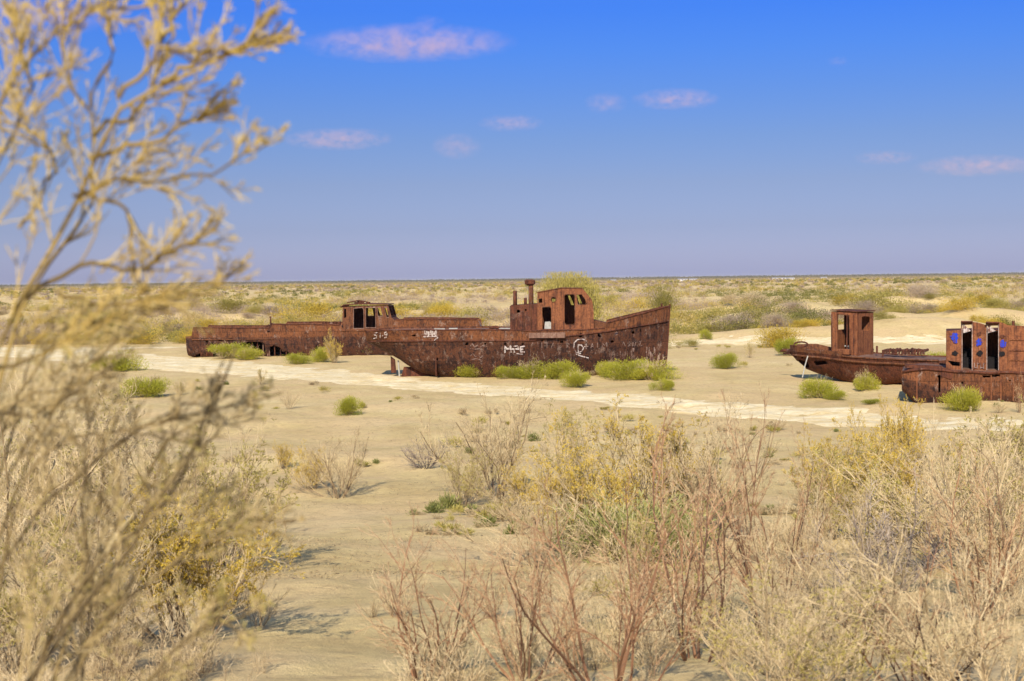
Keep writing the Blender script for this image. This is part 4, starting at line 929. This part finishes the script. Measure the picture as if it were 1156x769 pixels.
# foreground shrubs: px, base py, top py, width, kind, label
FORE = [
 (560, 562, 437, .9, K_PALE, 'tall pale pinkish dry shrub, centre of the picture below the trawler'),
 (596, 578, 515, .9, K_YEL, 'yellowish shrub at the right foot of the tall pale one'),
 (522, 572, 500, .8, K_OLIVE, 'olive shrub at the left foot of the tall pale one'),
 (480, 528, 492, 1.2, K_GREYD, 'small bare grey shrub on sand left of the tall pale one'),
 (383, 562, 486, 1.1, K_PALE, 'wide pale dead shrub with dark base on the bare sand'),
 (352, 552, 505, .9, K_YEL, 'ochre tipped shrub left of the dead one with the dark base'),
 (655, 545, 460, .9, K_OLIVE, 'olive tipped shrub below the painted emblem of the trawler'),
 (690, 590, 470, .9, K_PALE, 'pale grey feathery shrub left of the yellow thicket'),
 (745, 600, 468, 1.1, K_YEL, 'broad yellow shrub in the middle ground thicket'),
 (800, 610, 462, 1.0, K_PALE, 'pale shrub behind the red stems right of centre'),
 (716, 634, 568, 1.3, K_SAGE, 'soft green bush half hidden among dry stems'),
 (945, 580, 490, 1.0, K_YEL, 'yellow shrub left of the brightest yellow one at right'),
 (1010, 560, 452, .62, K_YEL, 'brightest yellow shrub, tallest against the pale track at right'),
 (985, 575, 488, .8, K_YEL, 'yellow shrub joined to the foot of the brightest one'),
 (1062, 620, 478, 1.1, K_PALE, 'large pale dry shrub right of the brightest yellow one'),
 (1125, 600, 470, 1.0, K_OLIVE, 'large olive and straw shrub near the right edge'),
 (1000, 668, 540, 1.1, K_GREYD, 'grey bare branched shrub with tangled dark base at right'),
 (1100, 700, 500, .9, K_RED, 'red stemmed shrub standing before the pale ones at right'),
 (1160, 680, 470, .9, K_PALE, 'pale shrub cut by the right edge'),
 (1085, 640, 482, 1.2, K_OLIVE, 'olive-gold shrub in the dense stand at right, below the barge'),
 (935, 610, 505, .9, K_OLIVE, 'olive shrub in front of the two yellow ones at right'),
 (1010, 610, 490, 1.0, K_YEL, 'broad golden shrub in front of the brightest yellow one'),
 (665, 620, 480, .9, K_YEL, 'golden shrub left of the feathery grey one in the middle'),
 (610, 640, 540, 1.0, K_PALE, 'straw shrub behind the red stems at bottom centre'),

 (900, 640, 560, 1.1, K_PALE, 'low straw coloured shrub between the bare stems and the grey tangle'),
 (868, 720, 440, .55, K_RED, 'tall bare red-brown shrub reaching up to the pale track'),
 (790, 745, 462, .75, K_RED, 'big red-brown shrub with dark trunks right of centre'),
 (690, 790, 520, .8, K_RED, 'leaning red-brown shrub with a long diagonal stem at bottom centre'),
 (590, 770, 545, .9, K_RED, 'red-brown shrub left of the diagonal stem'),
 (480, 765, 572, 1.0, K_RED, 'leftmost red-brown shrub on the bare sand edge'),
 (745, 700, 580, 1.0, K_OLIVE, 'olive straw shrub beside the dark trunks'),
 (960, 770, 570, 1.0, K_PALE, 'large straw shrub at bottom right'),
 (1040, 790, 600, 1.1, K_RED, 'low red-brown tangle at bottom right'),
 (1120, 800, 610, 1.1, K_PALE, 'straw shrub in the bottom right corner'),
 (880, 800, 640, 1.1, K_OLIVE, 'olive straw shrub at the bottom edge right of centre'),
 (250, 640, 480, 1.0, K_OLIVE, 'olive shrub behind the blurred branches, rightmost of them'),
 (180, 620, 470, 1.1, K_PALE, 'pale shrub behind the blurred branches'),
 (90, 600, 440, 1.1, K_OLIVE, 'olive shrub near the left edge behind the blurred branches'),
 (20, 640, 430, 1.1, K_PALE, 'pale shrub cut by the left edge behind the blurred branches'),
 (210, 720, 560, 1.1, K_YEL, 'yellow tipped shrub low at left behind the blurred branches'),
 (110, 740, 540, 1.1, K_PALE, 'straw shrub low at left behind the blurred branches'),
 (20, 760, 560, 1.0, K_OLIVE, 'olive shrub in the bottom left corner'),
]
random.seed(5)
for i, (px, bpy_, tpy, ws, K, lab) in enumerate(FORE):
    mp, zm = K[i % len(K)]; b = ground_at(px, bpy_)
    place_plant('dry_shrub', mp, px, b, tpy, zm, lab, 'shrub', None, None, ws)

# low straw brush filling the slope: uncountable
def brush(name, seed, n, regions, K, label, hmin, hmax):
    rng = np.random.default_rng(seed); parts = []
    src = []
    for (me, _m), zm in K:
        v = np.empty(len(me.vertices) * 3, np.float32); me.vertices.foreach_get('co', v); f = np.empty(len(me.polygons) * 4, np.int32); me.polygons.foreach_get('vertices', f)
        t = np.empty(len(me.vertices), np.float32); me.attributes['tint'].data.foreach_get('value', t); src.append((v.reshape(-1, 3) / zm, f.reshape(-1, 4), t))
    rg = np.array(regions)[rng.integers(len(regions), size=n * 4)]; px = rng.uniform(rg[:, 0], rg[:, 1]); Y = rng.uniform(rg[:, 2], rg[:, 3]); X = (px - 578) / FPX * Y
    ok = vnoise(X / 1.3, Y / 1.6, 5) > rg[:, 4]; X, Y = X[ok][:n], Y[ok][:n]; Z = ground_h(X, Y)
    for x, y, z in zip(X, Y, Z):
        V, F, T = src[rng.integers(len(src))]; a = rng.uniform(0, 6.28); s = rng.uniform(hmin, hmax); c, si = math.cos(a), math.sin(a)
        Rm = np.array([[c, -si, 0], [si, c, 0], [0, 0, 1.0]]) * s
        parts.append((V @ Rm.T + np.array([x, y, z]), F, np.clip(T + rng.normal(0, .12), 0, 1)))
    V, F, T = cat(parts); o = link(name, np_mesh(name, V, F, W_PALE, False, T)); tag(o, label, 'brush', None, 'stuff')
K_TUFT = [kind(300 + i, W_PALE, None, nst=16, spread=.8, levels=((5, .45, 12, 45), (3, .45, 15, 50)), r0=.008, rmin=.004, wob=.14) for i in range(4)]
brush('dry_brush', 3, 300, [(400, 1180, 8.5, 14, .42), (560, 1180, 9, 26, .42), (640, 1180, 20, 36, .5), (-30, 290, 7, 24, .42), (60, 280, 20, 38, .5)], K_TUFT, 'low straw coloured brush covering the near slope between the shrubs', .16, .55)
for (me, _), zm in K_TUFT: bpy.data.meshes.remove(me)

# small tufts scattered on open sand
rng = np.random.default_rng(77); random.seed(21)
tuft_me = []
for i in range(5):
    V, F, T = dome_geo(np.random.default_rng(400 + i), 260, .35, .4, .16, .012, 3, .55 if i % 2 else .35, .15); tuft_me.append(np_mesh('tuft', V, F, L_OLIVE if i < 2 else (L_DRY if i < 4 else L_SAGE), False, T))
def where_(px, Y):
    """what a thing on the sand stands nearest to, in the words of the photograph"""
    for x0, x1, w in ((0, 200, 'left of the long boat'), (200, 330, 'by the torn end of the long boat'), (330, 445, 'by the long boat wheelhouse'), (445, 560, 'by the trawler stern'), (560, 690, 'by the trawler wheelhouse'),
                      (690, 800, 'by the trawler bow'), (800, 900, 'between trawler and square cabin'), (900, 1010, 'by the square cabin'), (1010, 1300, 'by the barge deckhouse')):
        if px < x1: return w
n0 = 2600; Y = 1 / rng.uniform(1 / 120, 1 / 24, n0); PX = rng.uniform(15, 1150, n0); X = (PX - 578) / FPX * Y
ok = (vnoise(X / 5, Y / 6, 13) > .45) & (path_sd(X, Y, PATHS[0]) > .3); X, Y, PX = X[ok][:295], Y[ok][:295], PX[ok][:295]; Z = ground_h(X, Y)
for x, y, z, px in zip(X, Y, Z, PX):
    i = rng.integers(5); o = link('tuft', tuft_me[i], None, (x, y, z - .02), rng.uniform(0, 6.28)); s_ = rng.uniform(.3, 1.15); o.scale = (s_, s_, s_ * rng.uniform(.5, 1.0))
    sz = 'tiny' if s_ < .6 else ('small' if s_ < .9 else 'taller'); nm = ('olive', 'yellowish', 'straw coloured', 'straw', 'sage green')[i]
    dz = 'on the near sand' if y < 48 else ('before the track' if y < 75 else 'near the hulls')
    tag(o, f'{sz} {nm} tuft {dz}, {where_(px, y)}', 'tuft', 'small tufts scattered on the open sand')

def litter():
    rng = np.random.default_rng(61); n = 15000; Y = 1 / rng.uniform(1 / 115, 1 / 18, n); X = (rng.uniform(-40, 1200, n) - 578) / FPX * Y
    ok = vnoise(X / 3, Y / 3, 113) > .5; X, Y = X[ok], Y[ok]; n = len(X); P = np.stack([X, Y, ground_h(X, Y) + .006], 1); d = np.stack([rng.normal(size=n), rng.normal(size=n), rng.uniform(0, .5, n)], 1)
    V, F = leaves(rng, P, d, rng.uniform(.03, .10, n), rng.uniform(.002, .006, n)); Q = P + rng.normal(0, .05, P.shape) * [1, 1, 0]
    V2, F2 = leaves(rng, Q, nrm(rng.normal(size=(n, 3))) + [0, 0, .8], rng.uniform(.03, .07, n), rng.uniform(.002, .006, n))
    V, F, T = cat([(V, F, np.repeat(rng.uniform(0, .8, n), 4)), (V2, F2, np.repeat(rng.uniform(.2, 1, n), 4))]); o = link('dry_litter', np_mesh('dry_litter', V, F, W_OLD, False, T)); tag(o, 'dry twigs and leaf litter strewn over the sand', 'litter', None, 'stuff')
litter()
# ------------------------------------------------------------------ scrub plain beyond the boats
plain_me = []
for i, (mt, l, w, ti) in enumerate([(L_OLIVE, .22, .02, .55), (L_OLD, .22, .02, .65), (L_YEL, .2, .02, .15), (L_MAUVE, .25, .018, .45), (L_DRY, .25, .018, .45), (L_OLIVE, .2, .022, .2), (L_YEL, .24, .02, .35), (L_MAUVE, .25, .02, .65)]):
    V, F, T = dome_geo(np.random.default_rng(500 + i), 5200, 1.35, 1.5, l * .5, w * .62, 11, ti, .11); plain_me.append((np_mesh('shrub', V, F, mt, False, T), ['olive', 'olive', 'ochre', 'grey-brown', 'straw coloured', 'green', 'golden', 'mauve-grey'][i]))
rng = np.random.default_rng(9); n0 = 5000
Y = 1 / rng.uniform(1 / 250, 1 / 112, n0); PX = rng.uniform(-20, 1176, n0); X = (PX - 578) / FPX * Y
ok = (vnoise(X / 14, Y / 11, 91) * .65 + vnoise(X / 4, Y / 4, 92) * .35 > .48) & (path_sd(X, Y, PATHS[1]) > 1.5) & (path_sd(X, Y, PATHS[0]) > 1.5)
X, Y, PX = X[ok][:285], Y[ok][:285], PX[ok][:285]; Z = ground_h(X, Y)
for x, y, z, px in zip(X, Y, Z, PX):
    me, nm = plain_me[rng.integers(8)]; o = link('shrub', me, None, (x, y, z - .05), rng.uniform(0, 6.28)); s_ = rng.uniform(.45, 1.35) * (1 + .35 * (y > 180)); o.scale = (s_ * rng.uniform(1, 1.7), s_ * rng.uniform(1, 1.7), s_ * rng.uniform(.75, 1.1))
    sz = 'small' if s_ < .8 else ('rounded' if s_ < 1.2 else 'large'); dz = 'just behind the boats' if y < 150 else ('mid-plain' if y < 200 else 'far on the plain')
    tag(o, f'{sz} {nm} bush {dz}, {where_(px, y)}', 'bush', 'scrub bushes on the plain behind the boats')
V, F, T = dome_geo(np.random.default_rng(599), 26000, 1.5, 1.5, .08, .009, 22, .42, .12); V[:, 2] *= 1.5 / np.percentile(V[:, 2], 95); V[:, :2] *= (1.2 - .55 * np.clip(V[:, 2:3] / 1.5, 0, 1)); kq = V[:, 2].reshape(-1, 4).max(1) < 1.62; V = V.reshape(-1, 4, 3)[kq].reshape(-1, 3); T = T.reshape(-1, 4)[kq].ravel(); F = np.arange(len(V)).reshape(-1, 4); BIG = np_mesh('shrub', V, F, L_OLIVE, False, T)
# picked-out bushes behind the boats
for px, Y, top, ws, mi, lab in [(638, 128, 310.5, .72, 6, 'tallest olive bush, rising above the horizon behind the trawler wheelhouse'), (748, 170, 317, .6, 5, 'narrow upright yellow-green bush beyond the trawler bow'),
                            (350, 165, 334, 1.3, 2, 'broad orange-tinted bush behind the long boat mooring post'), (990, 190, 326, 1.4, 5, 'wide green bush behind the square cabin boat'),
                            (1105, 135, 352, 1.0, 2, 'ochre bush standing behind the barge deckhouse'), (535, 160, 341, 1.3, 0, 'big olive bush above the bow end of the long boat'),
                            (600, 150, 338, 1.1, 6, 'olive bush behind the exhaust pipes of the trawler'), (830, 135, 350, 1.5, 3, 'grey-brown bush on the dune between trawler and square cabin'), (1010, 122, 372, 1.0, 3, 'grey twiggy bush right behind the square cabin')]:
    p = at(px, 330, Y); z0 = gh(p.x, Y); h = at(px, top, Y).z - z0; me = BIG if px == 638 else plain_me[mi][0]
    o = link('shrub', me, None, (p.x, Y, z0 - .05), random.uniform(0, 6)); o.scale = (h / 1.5 * ws, h / 1.5 * ws, h / 1.5); tag(o, lab, 'bush')
def far_scrub():
    parts = []; rng = np.random.default_rng(19); n0 = 16000
    Y = np.where(rng.random(n0) < .4, 1 / rng.uniform(1 / 500, 1 / 132, n0), rng.uniform(220, 1700, n0)); X = (rng.uniform(-60, 1216, n0) - 578) / FPX * Y
    ok = (vnoise(X / 22, Y / 34, 191) > np.where(Y < 260, .5, .4)) & (path_sd(X, Y, PATHS[1]) > 1.5) & (path_sd(X, Y, PATHS[0]) > 1.5); X, Y = X[ok][:6500], Y[ok][:6500]; Z = ground_h(X, Y)
    for x, y, z in zip(X, Y, Z):
        s = rng.uniform(.55, 1.4) * (1.3 if y > 300 else 1.1); n = int(min(420, 60 + 32000 / y)); sz = max(.16, y * .00085)
        ti = float(np.clip((vnoise(np.array([x / 30]), np.array([y / 45]), 44)[0] - .5) * 1.5 + .5 + rng.normal(0, .15), 0, 1))
        V, F, T = dome_geo(rng, n, 1.7 * s, 1.35 * s, sz, sz * .2, 4, ti, .08); V[:, 0] += x; V[:, 1] += y; V[:, 2] += z - .05; parts.append((V, F, T))
    V, F, T = cat(parts); o = link('desert_scrub', np_mesh('desert_scrub', V, F, L_SCRUB, False, T)); tag(o, 'continuous olive and straw scrub covering the plain to the horizon', 'scrub', None, 'stuff')
far_scrub()
def scrub_belt():
    rng = np.random.default_rng(5); parts = []
    for Yb, hh, tl, n in ((2300, 2.6, .7, 1500), (3600, 4.0, .3, 1500), (6000, 7.5, .1, 1500)):
        x = (rng.uniform(-80, 1236, n) - 578) / FPX * Yb; Y = Yb * rng.uniform(.9, 1.15, n); m = 26
        pos = np.repeat(np.stack([x, Y, Y * 0], 1), m, 0) + rng.normal(0, 1, (n * m, 3)) * np.array([Yb * .004, 10, 0]); pos[:, 2] = rng.random(n * m) * hh * np.repeat(rng.uniform(.3, 1, n), m)
        d = nrm(rng.normal(0, .6, (n * m, 3)) + np.array([0, 0, .6])); V, F = leaves(rng, pos, d, np.full(n * m, hh * .5), np.full(n * m, hh * .2)); parts.append((V, F, np.repeat(np.clip(tl + rng.normal(0, .1, n * m), 0, 1), 4)))
    V, F, T = cat(parts); m_ = plant_mat('far_belt', [(0, (0.07, 0.075, 0.05)), (.5, (.2, .165, .085)), (1, (.34, .27, .15))], 0, 0)
    o = link('distant_scrub_belt', np_mesh('distant_scrub_belt', V, F, m_, False, T)); tag(o, 'dark thin belt of far scrub along the horizon', 'scrub', None, 'stuff')
scrub_belt()
# far white houses on the horizon
WALL = plain_mat('white_wall', (0.55, 0.52, 0.48), .9, .1); ROOFM = plain_mat('grey_roof', (0.30, 0.29, 0.30), .9, .2)
for px, w, lab in ((771, 11, 'pale house on the horizon above the trawler bow, left of the pair'), (783, 9, 'pale house on the horizon above the trawler bow, right of the pair'), (880, 16, 'longest pale house on the horizon, left of the square cabin'), (893, 8, 'small pale house just right of the longest one on the horizon'), (930, 7, 'small pale house on the horizon nearly above the square cabin'), (693, 6, 'tiny pale house on the horizon right of the trawler wheelhouse')):
    Y = 1900; x = (px - 578) / FPX * Y; W_ = w / FPX * Y; r = empty('white_house', (x, Y, 0)); tag(r, lab, 'house', 'pale houses on the horizon')
    m = MB(); m.box((0, 0, 1.3), (W_, 7, 2.6)); m.build('wall', WALL, r)
    m = MB(); m.add([(-W_ / 2 - .4, -3.9, 2.6), (W_ / 2 + .4, -3.9, 2.6), (W_ / 2 + .4, 3.9, 2.6), (-W_ / 2 - .4, 3.9, 2.6), (-W_ / 2 - .4, 0, 3.6), (W_ / 2 + .4, 0, 3.6)], [(0, 1, 5, 4), (2, 3, 4, 5), (0, 4, 3), (1, 2, 5), (0, 3, 2, 1)]); m.build('roof', ROOFM, r)
    m = MB(); 
    for k in range(3): m.box(((k - 1) * W_ * .3, -3.52, 1.5), (W_ * .1, .06, 1.0))
    m.build('window', SOOT, r)

# ------------------------------------------------------------------ the close blurred shrub at the left
def close_shrub(name, seed, guides_px, base, levels, leaf, wood, leafm, label, r0, nper=1, jit=.05, rmin=.0014, wob=.1, cap=.3):
    rng = np.random.default_rng(seed); Ps = []
    for g in guides_px:
        for rep in range(nper):
            dY = rng.uniform(-.12, .12) if rep else 0
            pts = np.array([tuple(at(px, py, Y + dY)) for px, py, Y in g]) + (rng.normal(0, jit, (len(g), 3)) if rep else 0)
            s = np.linspace(0, len(g) - 1, 15); k = np.minimum(s.astype(int), len(g) - 2); f = (s - k)[:, None]
            e = np.vstack([2 * pts[0] - pts[1], pts, 2 * pts[-1] - pts[-2]]); p0, p1, p2, p3 = e[k], e[k + 1], e[k + 2], e[k + 3]
            C = .5 * (2 * p1 + (p2 - p0) * f + (2 * p0 - 5 * p1 + 4 * p2 - p3) * f ** 2 + (3 * p1 - p0 - 3 * p2 + p3) * f ** 3)
            C = C + rng.normal(0, .004, C.shape); Ps.append(C)
    P = np.stack(Ps); P = P - np.array(base); L = np.linalg.norm(np.diff(P, axis=1), axis=2).sum(1)
    (wv, wf, wt), fol = shrub_geo(seed, 1.0, guides=(P, L), levels=levels, r0=r0, rmin=rmin, wob=wob, up=.03, leaf=leaf, cap=cap)
    root = empty(name, base); tag(root, label, 'shrub')
    link('branches', np_mesh('branches', wv, wf, wood, True, wt), root)
    if fol: link('foliage', np_mesh('foliage', *fol[:2], leafm, False, fol[2]), root)
g1 = [[(-90, 900, 2.3), (-40, 600, 2.3), (-10, 420, 2.3), (40, 300, 2.3), (95, 215, 2.3), (125, 130, 2.25), (190, 92, 2.2), (250, 66, 2.2), (290, 36, 2.2), (312, 2, 2.2)],
      [(-60, 900, 2.4), (-20, 560, 2.4), (20, 350, 2.4), (85, 262, 2.4), (105, 200, 2.4), (100, 130, 2.35), (72, 66, 2.3), (76, -20, 2.3)],
      [(85, 225, 2.3), (130, 200, 2.3), (175, 205, 2.25), (225, 197, 2.2), (270, 182, 2.2), (300, 163, 2.2)],
      [(100, 180, 2.3), (150, 165, 2.3), (195, 150, 2.3), (225, 125, 2.3), (258, 98, 2.3)],
      [(30, 340, 2.35), (95, 300, 2.3), (150, 305, 2.3), (205, 278, 2.25), (250, 250, 2.2)],
      [(60, 330, 2.3), (120, 345, 2.3), (180, 335, 2.3), (232, 330, 2.3), (262, 298, 2.3)],
      [(-50, 500, 2.2), (-30, 300, 2.2), (5, 170, 2.2), (30, 110, 2.2), (22, 40, 2.2), (0, -20, 2.2)],
      [(-40, 200, 2.3), (0, 120, 2.3), (50, 50, 2.3), (110, 12, 2.3), (170, 8, 2.3)],
      [(100, 120, 2.3), (125, 60, 2.3), (120, 10, 2.3), (140, -30, 2.3)],
      [(130, 110, 2.25), (180, 60, 2.2), (200, 20, 2.2), (215, -30, 2.2)],
      [(110, 150, 2.3), (160, 120, 2.3), (185, 50, 2.3), (190, 0, 2.3)],
      [(180, 95, 2.2), (240, 60, 2.2), (315, 46, 2.2)],
      [(20, 260, 2.3), (60, 180, 2.3), (20, 140, 2.3), (-30, 110, 2.3)],
      [(90, 215, 2.3), (140, 240, 2.3), (150, 300, 2.3), (170, 345, 2.3)],
      [(-20, 420, 2.3), (60, 395, 2.3), (130, 352, 2.3), (190, 345, 2.3)]]
close_shrub('blurred_shrub', 41, g1, (-1.0, 2.3, gh(-1.0, 2.3)), ((13, .34, 12, 40), (5, .62, 12, 40), (2, .55, 12, 40)), dict(n=2, l=.012, w=.0012, clump=.42), W_STRAW, L_YEL, 'out of focus ochre and straw shrub very close, reaching up into the sky at left', .0046, rmin=.0012, wob=.075, cap=.2)
g2 = [[(-60, 900, 2.8), (-10, 640, 2.8), (60, 470, 2.8), (150, 360, 2.8), (220, 340, 2.8)], [(-20, 900, 2.8), (60, 720, 2.8), (150, 590, 2.8), (230, 500, 2.8), (300, 455, 2.8)],
      [(20, 900, 2.7), (90, 740, 2.7), (190, 640, 2.7), (270, 600, 2.7), (330, 590, 2.7)], [(-60, 700, 2.8), (-20, 540, 2.8), (40, 420, 2.8), (90, 350, 2.8)], [(-60, 800, 2.7), (0, 640, 2.7), (80, 540, 2.7), (180, 470, 2.7), (240, 460, 2.7)],
      [(-60, 900, 2.6), (40, 760, 2.6), (130, 640, 2.6), (200, 540, 2.6), (250, 430, 2.6)], [(60, 900, 2.7), (140, 800, 2.7), (210, 720, 2.7), (290, 690, 2.7)], [(0, 900, 2.8), (80, 800, 2.8), (100, 650, 2.8), (90, 520, 2.8), (120, 430, 2.8)],
      [(-80, 600, 2.7), (-20, 480, 2.7), (60, 440, 2.7), (140, 420, 2.7)]]
close_shrub('blurred_shrub', 43, g2, (-.85, 2.75, gh(-.85, 2.75)), ((9, .3, 18, 45), (6, .5, 18, 45), (3, .5, 20, 50)), dict(n=3, l=.012, w=.0017, clump=.4), W_BRUSH, L_OLIVE, 'out of focus straw and olive twiggy shrub very close at lower left', .0045, nper=2, jit=.035)

# ------------------------------------------------------------------ clouds
def cloud(px, py, w, h, dens_, seed, lab):
    Y = 5000; p = at(px, py, Y); m = bpy.data.materials.new('cloud'); m.use_nodes = True; nt = m.node_tree; nt.nodes.clear(); out = N(nt, 'OutputMaterial')
    v = N(nt, 'VolumePrincipled'); v.inputs['Color'].default_value = (.92, .66, .70, 1); v.inputs['Anisotropy'].default_value = 0.0
    tc = N(nt, 'TexCoord'); ln = N(nt, 'VectorMath', operation='LENGTH'); nt.links.new(tc.outputs['Object'], ln.inputs[0])
    mp = N(nt, 'Mapping'); mp.inputs['Location'].default_value = (seed * 3.1, seed, 0); mp.inputs['Scale'].default_value = (max(1.2, w / h * .75), 1.5, 1.3); nt.links.new(tc.outputs['Object'], mp.inputs[0])
    nz = noise(nt, mp.outputs[0], 1.3, 7, .68)
    a = N(nt, 'MapRange'); nt.links.new(ln.outputs['Value'], a.inputs[0]); a.inputs[1].default_value = 1; a.inputs[2].default_value = 0.1; a.inputs[3].default_value = 0; a.inputs[4].default_value = 1
    b = N(nt, 'Math', operation='MULTIPLY'); nt.links.new(a.outputs[0], b.inputs[0])
    c = N(nt, 'MapRange'); nt.links.new(nz, c.inputs[0]); c.inputs[1].default_value = .42; c.inputs[2].default_value = .64; nt.links.new(c.outputs[0], b.inputs[1])
    d = N(nt, 'Math', operation='MULTIPLY'); nt.links.new(b.outputs[0], d.inputs[0]); d.inputs[1].default_value = dens_ * .75; nt.links.new(d.outputs[0], v.inputs['Density'])
    nt.links.new(v.outputs[0], out.inputs['Volume'])
    bm = bmesh.new(); bmesh.ops.create_icosphere(bm, subdivisions=3, radius=1); me = bpy.data.meshes.new('cloud'); bm.to_mesh(me); bm.free(); me.materials.append(m)
    o = link('cloud', me, None, p); k = Y / FPX; o.scale = (w * k * .6, w * k * .3, h * k * .68); tag(o, lab, 'cloud', 'small clouds in the blue sky')
for i, c in enumerate([(460, 49, 212, 32, .011, 'largest pinkish cloud, high above the long boat'), (684, 116, 44, 20, .014, 'small round cloud left of the long one above the trawler bow'), (763, 112, 88, 20, .014, 'flat bright cloud above the trawler bow'),
                       (516, 165, 52, 24, .014, 'rounded pink cloud above the middle of the trawler'), (577, 139, 66, 16, .013, 'thin faint cloud just above the rounded pink one'), (382, 157, 112, 20, .013, 'faint flat cloud right of the blurred branch tips'),
                       (1104, 187, 130, 20, .010, 'flat pink cloud at the right edge of the sky'), (1000, 178, 66, 14, .009, 'faint wisp left of the cloud at the right edge'), (484, 24, 34, 12, .009, 'faint puff above the largest cloud'), (946, 69, 24, 10, .010, 'tiny faint puff high in the sky at right'),
                       (60, 18, 130, 34, .008, 'cloud behind the blurred branches at top left')]):
    cloud(*c[:5], i + 1, c[5])

# tell same-looking scattered plants apart by their order from the left
ORD = ['leftmost', 'second from left', 'third from left', 'fourth from left', 'fifth from left', 'sixth from left', 'seventh from left', 'eighth from left']
same = {}
for o in bpy.data.objects:
    if o.parent is None and o.get('category') in ('bush', 'tuft') and o.get('label'): same.setdefault(o['label'], []).append(o)
for lab, obs in same.items():
    if 1 < len(obs) <= 8 and len(lab.split()) <= 13:
        obs.sort(key=lambda o: o.location.x / o.location.y)
        for i, o in enumerate(obs): o['label'] = lab + ', ' + (ORD[i] if i < len(obs) - 1 else 'rightmost')
